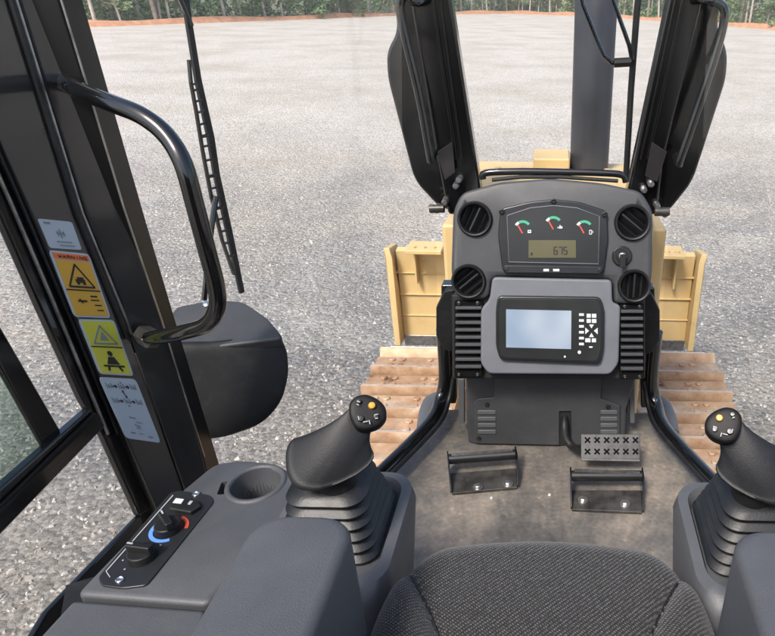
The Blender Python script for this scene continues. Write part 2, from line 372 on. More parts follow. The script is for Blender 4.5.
# loose stones on the near part of the lot
mb = MB(); R = random.Random(3)
cnt = 0; vs = []; fs = []
while cnt < 52000:
    u = R.random(); y = 1.2 + 15*u**1.5; x = R.uniform(-7.5, 5.5)*(1+y*.03)
    if abs(x) < 1.0 and y < 3.6: continue
    s_ = R.uniform(.007, .02)*(1+.5*(R.random() < .08)); a = R.uniform(0, pi)
    ca, sa = cos(a)*s_, sin(a)*s_; k = len(vs); e = R.uniform(.55, 1.0); h = s_*R.uniform(.35, .8)
    j = [R.uniform(.7, 1.2) for _ in range(6)]
    ring = [(x+(ca*cos(q)-sa*sin(q)*e)*j[i], y+(sa*cos(q)+ca*sin(q)*e)*j[i]) for i, q in enumerate([0, 1.05, 2.1, 3.14, 4.2, 5.24])]
    for rx, ry in ring: vs.append((rx, ry, -.002))
    tx, ty = R.uniform(-.3, .3)*s_, R.uniform(-.3, .3)*s_
    for rx, ry in ring[::2]: vs.append((x+(rx-x)*.55+tx, y+(ry-y)*.55+ty, h*R.uniform(.75, 1.1)))
    fs += [(k, k+1, k+6), (k+1, k+2, k+7, k+6), (k+2, k+3, k+7), (k+3, k+4, k+8, k+7), (k+4, k+5, k+8), (k+5, k, k+6, k+8), (k+6, k+7, k+8)]
    cnt += 1
mb.add(vs, fs)
o = mb.build('gravel_stones', 'stones', origin=(0, 0, 0), smooth=20)
tag(o, 'loose pale crushed stones scattered over the near gravel', 'gravel', kind='stuff')

# ------------------------------------------------------------------ trees
def foliage(mb, n, cx, cy, cz, rx, ry, rz, s, R, mi=0):
    for _ in range(n):
        while True:
            a, b, c = R.uniform(-1, 1), R.uniform(-1, 1), R.uniform(-1, 1)
            if a*a+b*b+c*c < 1: break
        p = V3((cx+a*rx, cy+b*ry, cz+c*rz)); q = R.uniform(.5, 1.2)*s
        d1 = V3((R.gauss(0, 1), R.gauss(0, 1), R.gauss(0, .7))).normalized()*q; d2 = d1.orthogonal().normalized()*q*.6
        mb.add([p-d1, p-d2, p+d1, p+d2], [(0, 1, 2, 3)], mi)
kinds = []
for kd, (bk, lf, h, r0, lab) in enumerate([('bark', 'leaves', 17, .19, 'tall brown trunked pine with dark green crown at the lot edge'),
                                       ('bark_pale', 'leaves_pale', 13, .11, 'slim pale trunked young tree with light green leaves at the lot edge'),
                                       ('bark_pale', 'leaves', 15, .14, 'straight grey trunked tree with mid green crown at the lot edge'),
                                       ('bark', 'leaves_pale', 9, .08, 'small bushy tree with leaves down to the ground at the lot edge')]):
    R = random.Random(20+kd); t = MB(); lean = R.uniform(-.4, .4)
    P = [V3((lean*(k/6)**2, .2*sin(k), h*k/6)) for k in range(7)]
    t.tube(P, [r0*(1-.12*k) for k in range(7)], n=8)
    low = .3 if kd in (0, 2) else .12
    for _ in range(14):
        z = h*R.uniform(low, .95); a = R.uniform(0, 6.28); L = R.uniform(.8, 2.2)*(1.2-z/h)
        b0 = V3((lean*(z/h)**2, 0, z)); t.tube([b0, b0+V3((cos(a)*L*.6, sin(a)*L*.6, .2)), b0+V3((cos(a)*L, sin(a)*L, .6))], [.04, .03, .01], n=5)
    c = MB()
    for _ in range(26):
        z = h*R.uniform(.04 if kd == 3 else low, 1.0); a = R.uniform(0, 6.28); rr = R.uniform(.2, 1.7)*(1.25-z/h)
        foliage(c, 60, cos(a)*rr, sin(a)*rr, z, .9, .9, .6, .2, R)
    root = empty('tree', lab, 'tree', (0, 0, 0), 'trees along the far edge of the gravel lot')
    t.build('trunk', bk, root); c.build('crown', lf, root)
    kinds.append(root)
R = random.Random(5); used = set(); x = -46.0; trees = 0
while x < 34:
    for row in range(2):
        kd = R.choice([0, 1, 1, 2, 2, 3]) if row == 0 else R.choice([0, 2, 1])
        xx = x+R.uniform(-.5, .5); yy = edge_y(xx)+R.uniform(3, 5.5)+row*R.uniform(3, 7)
        src = kinds[kd]
        if kd not in used: used.add(kd); o = src
        else:
            o = src.copy(); COL.objects.link(o)
            for ch in src.children:
                q = ch.copy(); COL.objects.link(q); q.parent = o
        o.location = (xx, yy, 0); o.rotation_euler = (0, 0, R.uniform(0, 6.28)); sc = R.uniform(.8, 1.2); o.scale = (sc, sc, sc); trees += 1
    x += R.uniform(.9, 1.6)
mb = MB(); R = random.Random(8)
for i in range(520):
    x = R.uniform(-70, 60); d = R.uniform(0, 22); y = edge_y(x)+3.5+d
    s_ = R.uniform(.5, 1.3)*(1+d*.06)
    foliage(mb, 46, x, y, s_*.7*R.uniform(.6, 1.6), s_*1.1, s_, s_*.9, .16+d*.008, R, R.choice([0, 0, 1]))
tag(mb.build('undergrowth', ['leaves', 'leaves_pale'], origin=(0, 90, 0)), 'mixed green brush growing under and behind the tree trunks', 'undergrowth', kind='stuff')
mb = MB()
for i in range(900):
    x = R.uniform(-95, 85); y = edge_y(x)+16+R.uniform(0, 14)
    foliage(mb, 18, x, y, R.uniform(0, 11), 2.6, 2, 1.8, .55, R, R.choice([0, 0, 1]))
tag(mb.build('far_wood', ['leaves', 'leaves_pale'], origin=(0, 90, 0)), 'dense green wood filling the view behind the front trees', 'wood', kind='stuff')

# ------------------------------------------------------------------ bulldozer outside
YEL = 'paint_yellow'
# tracks
for sgn in (-1, 1):
    root = empty('crawler_track', 'rusty tan crawler track of flat shoes %s' % ('on the left, beside the big black rounded housing' if sgn < 0 else 'on the right, farther from the black rounded housing'), 'crawler track', (sgn*.75, 2.4, 0), 'crawler tracks')
    path = []
    zt = 1.02
    y = 1.15
    k = 0
    P = []
    yy = .74
    while yy < 3.25: P.append((yy, zt, 0.0)); yy += .2
    cy_, cz_, rr = 3.14, .56, .46
    for a in range(1, 8): th = radians(90-a*25.7); P.append((cy_+rr*cos(th), cz_+rr*sin(th), radians(-a*25.7)))
    yy = 3.1
    while yy > -.6: P.append((yy, .06, pi)); yy -= .2
    for (y, z, a) in P:
        ay = V3((0, cos(a), sin(a))); az = V3((0, -sin(a), cos(a))); c = V3((sgn*.745-(.02 if sgn > 0 else 0), y, z))
        sh = MB()
        # plate with overlapping lip, grouser bar
        def q(x, u, w): return c + V3((x, 0, 0)) + ay*u + az*w
        prof = [(-.1, -.012), (.074, -.012), (.082, -.002), (.08, .012), (-.07, .012), (-.078, .052), (-.09, .052), (-.1, .02)]
        sh.loft([[q(-.262, u, w) for u, w in prof], [q(.262, u, w) for u, w in prof]])
        s_ = sh.build('track_shoe', 'track_steel', root, bevel=.003)
        if z > .5:
            bt = MB(); gr = MB()
            for bx in (-.17, -.11, .05, .11):
                for u in (-.02, .045): bt = MB(); bt.lathe(q(bx-sgn*.0, u, .012), az, [(.019, 0), (.019, .009), (.015, .012), (0, .012)], n=6); bt.build('bolt_head', 'track_steel', s_)
            gr.obox(q(0, -.084, .0535), (1, 0, 0), .258, ay, .006, az, .002); gr.build('worn_edge', 'edge_tan', s_)
    fr = MB(); fr.box((sgn*.745-.16, -.4, .3), (sgn*.745+.16, 3.2, .82)); fr.build('track_frame', YEL, root, bevel=.02)
# blade
bl = empty('dozer_blade', 'yellow dozer blade seen from behind, out in front of both tracks', 'blade', (0, 4.3, .55))
BP = Plane((0, 4.3, 1), (0, -1, .12))
mb = MB()
zl, zt = BP.p(392, 338).z, BP.p(395, 249).z
xw = 1.085
mb.loft([[(-xw, 4.3+dy, z) for dy, z in prof] for prof in [[]]] if False else
        [[V3((x, 4.3+dy, z)) for dy, z in ((0.0, zl), (.01, zl+.2), (.015, (zl+zt)/2), (.01, zt-.1), (.0, zt), (.06, zt+.01), (.13, zt-.1), (.15, (zl+zt)/2), (.12, zl+.2), (.06, zl-.02))] for x in (-xw, xw)])
mb.build('mouldboard', YEL, bl, bevel=.004)
for s_ in (-1, 1):
    e = MB(); X = s_*xw
    pr = [V3((X, 4.18, zl-.03)), V3((X, 4.2, zt-.02)), V3((X*1.02, 4.22, zt+.05)), V3((X*1.02, 4.45, zt+.0)), V3((X, 4.5, zl-.05))]
    e.prism(pr, [p+V3((s_*.045, 0.0, 0)) for p in pr]); e.build('end_plate', YEL, bl, bevel=.008)
    b = MB(); b.box((min(s_*.72, s_*.97), 4.1, zt+.05), (max(s_*.72, s_*.97), 4.3, zt+.08))
    b.box((s_*.94-.008, 4.24, zt-.24), (s_*.94+.008, 4.36, zt+.05)); bk = b.build('top_bracket', YEL, bl, bevel=.006)
    bo = MB()
    for bx in (.78, .85, .92): bo = MB(); bo.lathe((s_*bx, 4.16, zt+.08), (0, 0, 1), [(.018, 0), (.018, .012), (0, .014)], n=6); bo.build('bolt_head', YEL, bk)
    for zz in (.25, .5, .75):
        w = MB(); w.box((min(s_*.3, s_*1.12), 4.297, zl+(zt-zl)*zz-.003), (max(s_*.3, s_*1.12), 4.4, zl+(zt-zl)*zz+.003)); w.build('weld_rib', YEL, bl, bevel=.003)
    w = MB(); w.box((s_*.25-.2, 4.0, zl+.05), (s_*.25+.2, 4.36, zt-.05)); w.build('push_bracket', YEL, bl, bevel=.02)
mb = MB(); mb.box((-xw, 4.3, zl-.09), (xw, 4.335, zl+.0)); mb.build('cutting_edge', 'steel_worn', bl, bevel=.004)
bl.location.x -= .04
# hood
hd = empty('engine_hood', 'yellow engine hood just past the dashboard, around the exhaust stack', 'engine hood', (0, 3, 1.0))
def D(d): return 2.95-d
mb = MB()
prof = [(2.12, D(.70)), (2.5, D(.635)), (2.74, D(.645)), (2.9, D(.78)), (3.9, D(1.3)), (3.9, .9), (2.12, .9)]
mb.prism([V3((-.33, y, z)) for y, z in prof], [V3((.36, y, z)) for y, z in prof]); mb.build('hood_shell', YEL, hd, bevel=.02)
mb = MB(); a = at(551, 158, y=2.6); mb.box((a.x-.07, 2.5, D(.65)), (a.x+.075, 2.68, a.z+.02)); mb.build('filler_cover', YEL, hd, bevel=.008)
mb = MB(); mb.lathe((-.05, 2.6, D(.64)), (0, 0, 1), [(.02, 0), (.02, .035), (.012, .04), (0, .04)], n=8); mb.build('cap', 'plastic_black', hd)
for bx in (-.22, -.12, .22): mb = MB(); mb.lathe((bx, 2.56, D(.635)), (0, 0, 1), [(.014, 0), (.014, .01), (0, .012)], n=6); mb.build('bolt', YEL, hd)
for s_ in (-1, 1):
    mb = MB(); x0, x1 = sorted((s_*.31+.01, s_*.438+.01)); pr = [(2.35, D(.80)), (2.6, D(.82)), (2.95, D(1.1)), (3.4, D(1.5)), (3.4, D(1.6)), (2.35, D(1.35))]
    mb.prism([V3((x0, y, z)) for y, z in pr], [V3((x1, y, z)) for y, z in pr]); mb.build('hood_shoulder', YEL, hd, bevel=.015)
mb = MB(); mb.box((-.33, 2.1, .8), (.33, 2.5, D(.9))); mb.build('firewall', 'paint_black', hd, bevel=.02)
# stack
st = empty('exhaust_stack', 'thick dark blue grey exhaust stack rising through the hood', 'exhaust stack', (at(589, 165, y=2.62).x, 2.62, D(.66)))
b0 = at(589, 166, y=2.62); b1 = at(595.5, 0, y=2.62)
mb = MB(); ax = V3((0, 0, 1)); rad = .079
mb.lathe((b0.x, 2.62, D(.68)), ax, [(rad, 0), (rad, 1.15), (rad*.9, 1.2), (rad*.9, 1.5), (rad*.8, 1.5), (rad*.8, 1.2)], n=40); mb.build('muffler', 'stack_metal', st, smooth=50)
mb = MB(); mb.lathe((b0.x, 2.62, D(.66)), ax, [(rad+.012, 0), (rad+.012, .012), (rad+.001, .02), (rad+.001, 0)], n=40); mb.build('base_collar', YEL, st)

# big black rounded housing outside left post
HP = Plane(at(240, 370, d=1.5), (.42, -.82, .38))
hb = empty('air_cleaner_housing', 'bulky black rounded housing outside the cab by the grab handle', 'housing', at(235, 440, d=1.55))
mb = MB(); out = rnd([(150, 343), (215, 341), (262, 333), (279, 334), (287, 350), (289, 372), (282, 402), (262, 424), (222, 438), (150, 441)], 14)
mb.dome(HP, out, (225, 372), .022, .2, off=-.02, p=4.5, rings=9); mb.build('shell', 'plastic_black', hb, smooth=60)
HT = Plane(HP.p(230, 345, .0), (.08, -.3, .95))
mb = MB(); top = rnd([(150, 342), (176, 306), (215, 299), (243, 301), (268, 318), (284, 338), (262, 341), (215, 347)], 7)
mb.slab(HT, top, .004, .03); mb.build('top_cover', 'plastic_dash', hb, bevel=.014, seg=4)
mb = MB(); c = HT.p(207, 305, .006); mb.lathe(c, HT.n, [(.009, 0), (.009, .005), (.004, .008), (0, .008)], n=12); mb.build('bolt', 'chrome', hb)

# ------------------------------------------------------------------ cab frame
FL = D(1.42)
cf = empty('operator_cab', 'glossy black steel cab frame with posts on the left and either side of the dashboard', 'cab frame', (0, 1.5, FL))
def vplane(a, b):
    d = V3((b[0]-a[0], b[1]-a[1], 0)); n = V3((0, 0, 1)).cross(d).normalized()
    if n.dot(V3((-a[0], -a[1], 0))) < 0: n = -n
    return Plane((*a, 0), n)
A, B_, C_, D_ = (-.75, 1.133), (-.728, 1.05), (-.766, 1.0), (-.789, .93)
P1 = vplane(A, B_); P2 = vplane(B_, C_); P3 = vplane(C_, D_)
mb = MB()
mb.slab(P1, [(54, -30), (76, -30), (83, 0), (144, 213), (175, 318), (219, 462), (229, 500), (213, 500), (202, 452), (164, 324), (124, 205), (59, 0)], 0, .05)
po = mb.build('corner_post', 'paint_post', cf, bevel=.004)
mb = MB(); mb.slab(P2, [(2, -30), (50, -30), (59, 0), (124, 205), (164, 324), (202, 452), (213, 500), (188, 500), (128, 330), (80, 213), (14, 0)], 0, .03)
mb.build('post_face', 'paint_post_face', po, bevel=.003)
mb = MB(); mb.slab(P1, bar(59, -10, 125, 209, .9)+[], .004, .002); mb.slab(P1, bar(125, 209, 163, 322, .9), .004, .002)
mb.slab(P1, bar(163, 322, 205, 457, .8), .004, .002)
mb.build('post_edge_highlight', 'steel_worn', po)  # bright strips stand in for the highlight along the post's edge
mb = MB(); mb.slab(P3, [(-70, -30), (2, -30), (14, 0), (80, 213), (128, 330), (188, 500), (165, 530), (30, 212), (-30, 75)], .0, .03)
pp = mb.build('decal_post', 'paint_post_face', cf, bevel=.004)
for dx, r_ in ((-3, .0045), (2, .003), (6, .002)):
    mb = MB(); mb.tube([P3.p(x+dx, y, .003) for x, y in ((4, -30), (14, 0), (80, 213), (128, 330))] + [P3.p(136+dx, 352, -.01)], r_, n=8); mb.build('seal', 'rubber' if dx != 2 else 'steel_worn', pp)
# front posts, outer panels
FP = Plane((0, 2.0, 0), (0, -1, 0))
FPb = Plane((0, 2.07, 0), (0, -1, 0))
def front(side):
    if side < 0:
        post = [(404, -40), (446, -40), (451, 0), (481, 190), (483, 215), (448, 215), (437, 160), (410, 0)]
        lobe = rnd([(400, -40), (425, -40), (446, 120), (455, 212), (439, 208), (414, 181), (387, 78), (386, 52), (397, 32), (394, 0)], 12)
        hnd = [(427, 0), (414, 2), (404, -6), (400, 8), (404, 32), (420, 100), (430, 156)]
        rib = [bar(428, -30, 456, 160, 3), bar(436, -30, 462, 160, 2)]
        tri = [(437, 152), (452, 142), (455, 172), (445, 180)]
        bolts = [(438, 208), (446, 200), (457, 184), (460, 178)]
        hinge = (437, 209)
    else:
        post = [(677, -40), (712, -40), (703, 0), (664, 160), (657, 215), (620, 215), (629, 184), (668, 0)]
        lobe = rnd([(694, -40), (712, -40), (722, 0), (717, 28), (728, 50), (727, 78), (693, 182), (669, 212), (652, 214), (665, 120)], 12)
        hnd = [(694, 0), (706, 0), (722, 6), (724, 22), (714, 60), (694, 120), (680, 160)]
        rib = [bar(690, -30, 648, 160, 3), bar(682, -30, 641, 160, 2)]
        tri = [(667, 152), (652, 142), (645, 176), (657, 182)]
        bolts = [(664, 212), (656, 204), (643, 188), (650, 182)]
        hinge = (662, 212)
    p = MB(); p.slab(FP, post, 0, .06); fp = p.build('front_post', 'paint_black', cf, bevel=.01, seg=3)
    l = MB(); l.slab(FPb, lobe, 0, .03); l.build('outer_panel', 'paint_black', cf, bevel=.01, seg=3)
    for b in rib: r = MB(); r.slab(FP, b, .008, .01); r.build('rib', 'paint_black', fp, bevel=.002)
    r = MB(); r.slab(FP, tri, .03, .004); r.build('gusset', 'paint_post_face', fp, bevel=.001)
    for b in bolts: r = MB(); r.lathe(FP.p(*b, .0), FP.n, [(.011, -.02), (.011, .028), (.007, .034), (0, .034)], n=8); r.build('bolt', 'steel_worn', fp)
    r = MB(); c = FP.p(*hinge, .03); r.tube([c-V3((.024, 0, 0)), c+V3((.024, 0, .002))], .014, n=12); r.build('hinge_pin', 'worn_plate', fp, bevel=.002)
    gh = MB(); hp = [FP.p(x, y, .0 if i == 0 else .055) for i, (x, y) in enumerate(hnd)] + [FP.p(hnd[-1][0]+side*-1, hnd[-1][1]+3, .045), FP.p(hnd[-1][0]-side*4, hnd[-1][1]-4, .0)]
    gh.tube(hp, .0125, n=12, smooth=5)
    o = gh.build('grab_bar', 'bar_paint'); tag(o, 'thin black grab bar on the front post %s the dashboard' % ('left of' if side < 0 else 'right of'), 'grab bar', 'grab bars on the front posts')
    # lower post beside the dashboard and angled sill
    s_ = side
    XX = lambda px: px if s_ < 0 else 1096-px
    PL = Plane((0, 1.98, 0), (0, -1, 0))
    lo = MB(); lo.slab(PL, [(XX(441), 285), (XX(456), 285), (XX(456), 404), (XX(440), 404)] if s_ < 0 else [(640, 288), (655, 288), (657, 408), (641, 408)], 0, .05); lo.build('lower_post', 'paint_black', cf, bevel=.006)
    hx = MB(); hx.slab(Plane((0, 1.93, 0), (0, -1, 0)), [(XX(x), y+(3 if s_ > 0 else 0)) for x, y in ((449, 290), (444, 292), (436, 308), (436, 336), (444, 350), (452, 352), (454, 290))], 0, .04); hx.build('side_bracket', 'plastic_black', cf, bevel=.005)
    mir = lambda v: V3((v.x*(-1 if s_ > 0 else 1), v.y, v.z))
    path = [V3((-.375, 1.965, D(1.05))), V3((-.378, 1.965, D(1.25))), V3((-.395, 1.93, D(1.33))), at(430, 424, z=D(1.35)), at(385, 470, z=D(1.35)), at(345, 508, z=D(1.35)), V3((-.74, 1.12, D(1.35)))]
    sl = MB(); sl.tube([mir(v) for v in path], .026, n=10, smooth=4, flat=.8); sl.build('sill', 'paint_black', cf, smooth=50)
    sl = MB(); sl.tube([mir(v+V3((.03, .0, -.0))) for v in path[1:]], .009, n=8, smooth=4); sl.build('sill_seal', 'rubber', cf, smooth=50)
front(-1); front(1)
# panes
gm = MB(); q = [V3((-.36, 2.06, D(1.2))), V3((.36, 2.06, D(1.2))), V3((.36, 2.06, D(-.35))), V3((-.36, 2.06, D(-.35)))]
gm.prism(q, [p+V3((0, .005, 0)) for p in q]); gm.build('windshield_pane', 'glass', cf)
for s_ in (-1, 1):
    gm = MB(); q = [V3((s_*.40, 1.99, D(1.3))), V3((s_*.745, 1.16, D(1.3))), V3((s_*.745, 1.16, D(-.35))), V3((s_*.36, 2.05, D(-.35)))]
    gm.prism(q, [p+V3((s_*.004, .002, 0)) for p in q]); gm.build('corner_pane', 'glass', cf)
# unseen rest of the cab; rear wall and right side added to darken reflections
mb = MB(); mb.box((-.82, -.66, FL-.05), (.82, -.62, 3.0)); mb.build('unseen_rear_wall', 'plastic_black', cf, bevel=.01)
mb = MB(); mb.box((.80, -.62, FL-.05), (.83, .95, FL+.62)); mb.build('unseen_right_panel', 'plastic_black', cf, bevel=.01)
mb = MB(); mb.box((-.83, -.62, FL-.05), (-.803, .3, FL+.5)); mb.build('left_lower_panel', 'plastic_black', cf, bevel=.01)
for x_, y_ in ((-.8, -.62), (.8, -.62), (.78, 1.02)): mb = MB(); mb.box((x_-.04, y_-.04, FL), (x_+.04, y_+.04, 3.6)); mb.build('cab_post', 'paint_post', cf, bevel=.006)
# floor
mb = MB(); q = [(-.4, 2.0), (-.76, 1.1), (-.78, -.2), (.78, -.2), (.76, 1.1), (.4, 2.0)]
mb.prism([V3((x, y, FL)) for x, y in q], [V3((x, y, FL-.06)) for x, y in q])
o = mb.build('floor', 'floor_mat'); tag(o, 'worn brown and grey cab floor under the foot rests', 'floor', kind='structure')
# curved grey guards beside tracks (outside the sill)
for s_, pts in ((-1, [(444, 396), (432, 400), (427, 412), (425, 428)]), (1, [(651, 398), (662, 403), (668, 416), (671, 432)])):
    mb = MB(); mb.tube([at(x, y, z=D(1.62)) for x, y in pts], .035, n=12, smooth=4, flat=.6)
    o = mb.build('fender_guard', 'plastic_pod', smooth=50); tag(o, 'small curved grey guard between the cab sill and the %s track' % ('left' if s_ < 0 else 'right'), 'guard', 'guards beside the tracks')

# ------------------------------------------------------------------ cab door (left)
DP = Plane((-.80, 0, 0), (1, 0, 0))
dr = empty('cab_door', 'black framed cab door with large glass panes at the far left', 'cab door', (-.8, .6, FL))
def rail(nm, pts, off=0, th=.014, mat='paint_black', bv=.004):
    mb = MB(); mb.slab(DP, pts, off, th); return mb.build(nm, mat, dr, bevel=bv)
rail('front_rail', [(-60, 5), (-32, 62), (0, 138), (30, 208), (72, 306), (125, 434), (156, 506), (140, 516), (104, 436), (82, 398), (40, 305), (0, 214), (-60, 80)])
for dx in (7, 17):
    mb = MB(); mb.tube([DP.p(x-dx, y, .004) for x, y in ((-10, 118), (30, 208), (72, 306), (125, 434))], .0028, n=8); mb.build('weatherstrip', 'rubber' if dx == 7 else 'steel_worn', dr)
rail('cross_rail', [(92, 408), (106, 426), (0, 536), (-60, 600), (-60, 545), (0, 489)], .006, .018)
rail('cross_rail_trim', [(96, 412), (100, 417), (0, 512), (-60, 572), (-60, 565), (0, 506)], .012, .006, 'paint_post')
rail('bottom_rail', [(153, 502), (158, 512), (60, 622), (40, 645), (28, 645), (48, 612)], -.002, .012)
rail('slider_rail', [(-60, 222), (0, 324), (68, 442), (50, 457), (0, 367), (-60, 265)], -.006, .01)
mb = MB(); mb.slab(DP, [(-60, 105), (0, 220), (90, 412), (0, 490), (-60, 545)], -.012, .004); mb.build('upper_pane', 'glass', dr)
mb = MB(); mb.slab(DP, [(-60, 260), (0, 366), (50, 455), (0, 490), (-60, 545)], -.018, .004); mb.build('sliding_pane', 'glass_tint', dr)
mb = MB(); mb.slab(DP, [(104, 430), (140, 514), (45, 620), (-60, 720), (-60, 600), (0, 536)], -.012, .004); mb.build('lower_pane', 'glass', dr)

# ------------------------------------------------------------------ decals
def decal(quad, label, base, draw):
    W = [P3.p(x, y, .002) for x, y in quad]
    n = P3.n
    def q(s, t, o=.0008): return (W[0]*(1-s)+W[1]*s)*(1-t) + (W[3]*(1-s)+W[2]*s)*t + n*o
    root = empty('safety_decal', label, 'decal', W[3], 'safety decals on the post')
    mb = MB(); pr = rnd([(0, 0), (1, 0), (1, 1), (0, 1)], .09, 4); mb.prism([q(s, t, 0) for s, t in pr], [q(s, t, -.0018) for s, t in pr]); mb.build('backing', base, root)
    def poly(nm, pts, mat, o=.001):
        k = MB()
        for pp_ in (pts if isinstance(pts[0], list) else [pts]): k.prism([q(s, t, o) for s, t in pp_], [q(s, t, o-.0009) for s, t in pp_])
        return k.build(nm, mat, root)
    draw(poly)
def text_polys(txt, x0, y0, x1, y1):
    G = {'W': [(0, 0, .2, 1), (.2, 1, .5, .35), (.5, .35, .8, 1), (.8, 1, 1, 0)], 'A': [(0, 1, .5, 0), (.5, 0, 1, 1), (.2, .65, .8, .65)], 'R': [(0, 0, 0, 1), (0, 0, .9, .08), (.9, .08, .9, .45), (0, .5, .9, .45), (.4, .5, 1, 1)],
         'N': [(0, 1, 0, 0), (0, 0, 1, 1), (1, 1, 1, 0)], 'I': [(.5, 0, .5, 1)], 'G': [(1, .1, .1, 0), (.1, 0, 0, 1), (0, 1, 1, 1), (1, 1, 1, .55), (1, .55, .6, .55)]}
    w = (x1-x0)/len(txt); out = []
    for i, ch in enumerate(txt):
        for a, b, c, d in G[ch]: out.append(bar(x0+w*(i+.12+a*.68), y0+(y1-y0)*b, x0+w*(i+.12+c*.68), y0+(y1-y0)*d, .011))
    return out
def tri_(cx, cy, w, h, t):
    a, b, c = (cx, cy-h/2), (cx+w/2, cy+h/2), (cx-w/2, cy+h/2)
    return [bar(*a, *b, t), bar(*b, *c, t), bar(*c, *a, t)]
def d1(P):
    P('pictogram', [bar(.12, .12, .3, .12, .08), bar(.5, .3, .5, .62, .03), bar(.38, .45, .62, .45, .03), bar(.3, .75, .75, .75, .04), bar(.35, .88, .8, .88, .04), bar(.42, .38, .42, .55, .03), bar(.6, .38, .6, .55, .03)], 'ink_grey')
def d2(P):
    P('upper_field', [(.06, .13), (.94, .13), (.94, .56), (.06, .56)], 'decal_orange', .0008)
    P('lower_field', [(.06, .58), (.94, .58), (.94, .97), (.06, .97)], 'decal_orange', .0008)
    P('warning_band', [(.06, .03), (.94, .03), (.94, .115), (.06, .115)], 'decal_red')
    P('warning_lettering', text_polys('WARNING', .16, .055, .9, .096), 'ink', .0016)
    P('triangle', tri_(.5, .35, .66, .34, .03), 'ink', .0018)
    P('pictogram', [bar(.38, .43, .62, .43, .05), bar(.44, .39, .6, .39, .04), bar(.4, .47, .46, .47, .03), bar(.55, .47, .62, .47, .03), bar(.25, .74, .48, .74, .03), bar(.3, .71, .36, .77, .03), bar(.62, .66, .8, .66, .025), bar(.6, .72, .82, .72, .02), bar(.66, .8, .84, .8, .02), bar(.68, .88, .85, .88, .02)], 'ink', .0018)
    P('divider', [bar(.06, .57, .94, .57, .02)], 'ink', .0018)
def d3(P):
    P('upper_field', [(.06, .03), (.94, .03), (.94, .47), (.06, .47)], 'decal_yellow', .0008)
    P('lower_field', [(.06, .49), (.94, .49), (.94, .97), (.06, .97)], 'decal_yellow', .0008)
    P('triangle', tri_(.5, .26, .66, .32, .03), 'ink_grey', .0018)
    P('inner_triangle', [[(.5, .2), (.62, .36), (.38, .36)]], 'ink_grey', .0018)
    P('divider', [bar(.06, .48, .94, .48, .02)], 'ink', .0018)
    P('seated_figure', [circ(.5, .6, .07, 10, .05), [(.42, .66), (.58, .66), (.68, .8), (.32, .8)], bar(.2, .83, .8, .83, .035), bar(.35, .83, .3, .92, .05), bar(.62, .83, .7, .92, .05)], 'ink', .0018)
def arrow(x0, y0, x1, y1, w=.03):
    dx, dy = x1-x0, y1-y0; L = sqrt(dx*dx+dy*dy); dx /= L; dy /= L; mx_, my_ = x1-dx*L*.45, y1-dy*L*.45
    return [bar(x0, y0, mx_, my_, w*.6), [(x1, y1), (mx_-dy*w, my_+dx*w), (mx_+dy*w, my_-dx*w)]]
def d4(P):
    L = []; A = []
    for y in (.13, .36):
        for x in (.1, .43, .76):
            for sx in (0, .13): L += [bar(x+sx, y-.035, x+sx, y+.035, .018), bar(x+sx-.012, y-.04, x+sx+.012, y-.035, .014)]
            L += [bar(x+.05, y-.02, x+.08, y+.02, .03), bar(x+.04, y+.022, x+.1, y+.022, .014)]
        A += arrow(.26, y, .38, y) + arrow(.6, y, .71, y)
    A += arrow(.5, .25, .47, .18) + arrow(.5, .25, .53, .31)
    L += [bar(.5, .07, .53, .07, .03), bar(.46, .43, .52, .43, .02), bar(.36, .62, .4, .615, .03), bar(.4, .62, .52, .625, .018), bar(.5, .69, .66, .7, .014), bar(.42, .74, .56, .76, .02), bar(.44, .79, .56, .79, .014), bar(.22, .88, .34, .885, .022), bar(.44, .88, .56, .885, .012), bar(.68, .92, .8, .925, .024)]
    P('diagram', L, 'ink_grey'); P('arrows', A, 'ink', .0012)
decal([(37.6, 218.5), (72, 222), (82, 250), (50, 248)], 'small pale blue white decal, topmost on the post', 'decal_white', d1)
decal([(48.6, 250), (89, 254), (111, 318), (74.5, 317)], 'orange warning decal with triangle and red heading band', 'decal_white', d2)
decal([(78, 319), (114, 320), (134, 376), (100, 374)], 'yellow warning decal with triangle above a seated figure', 'decal_white', d3)
decal([(98.7, 377), (135.7, 379), (161, 443), (126, 438)], 'white decal with arrow diagrams, lowest on the post', 'decal_white', d4)

# ------------------------------------------------------------------ grab handle
mb = MB()
hp = [at(58, 86, d=1.03), at(66, 84, d=.97), at(80, 91, d=.93), at(110, 103, d=.91), at(140, 115, d=.9), at(165, 134, d=.9), at(183, 163, d=.9), at(195, 205, d=.92), at(207, 250, d=.95), at(216, 285, d=.98), at(217, 308, d=1.0), at(207, 324, d=1.02), at(188, 331, d=1.04), at(165, 336, d=1.08), at(150, 338, d=1.13)]
gh = empty('cab_handrail', 'thick bent black grab handle sweeping out from the left post', 'grab handle', hp[-1])
mb.tube(hp, .0128, n=18, smooth=5); mb.build('tube', 'paint_black', gh, smooth=60)
mb = MB(); mb.lathe(at(55, 87, d=1.05), (.6, -.6, .1), [(.026, -.02), (.026, .012), (.02, .022), (0, .022)], n=20); mb.build('upper_mount', 'paint_black', gh)
mb = MB(); mb.lathe(at(63, 82, d=.985), (.4, -.8, .3), [(.019, -.01), (.019, .01), (.013, .017), (0, .017)], n=12); mb.build('end_cap', 'paint_black', gh)
mb = MB(); mb.lathe(at(150, 338, d=1.14), (.75, -.6, .1), [(.018, -.03), (.018, .012), (.012, .018), (0, .018)], n=6); mb.build('lower_mount', 'worn_plate', gh)

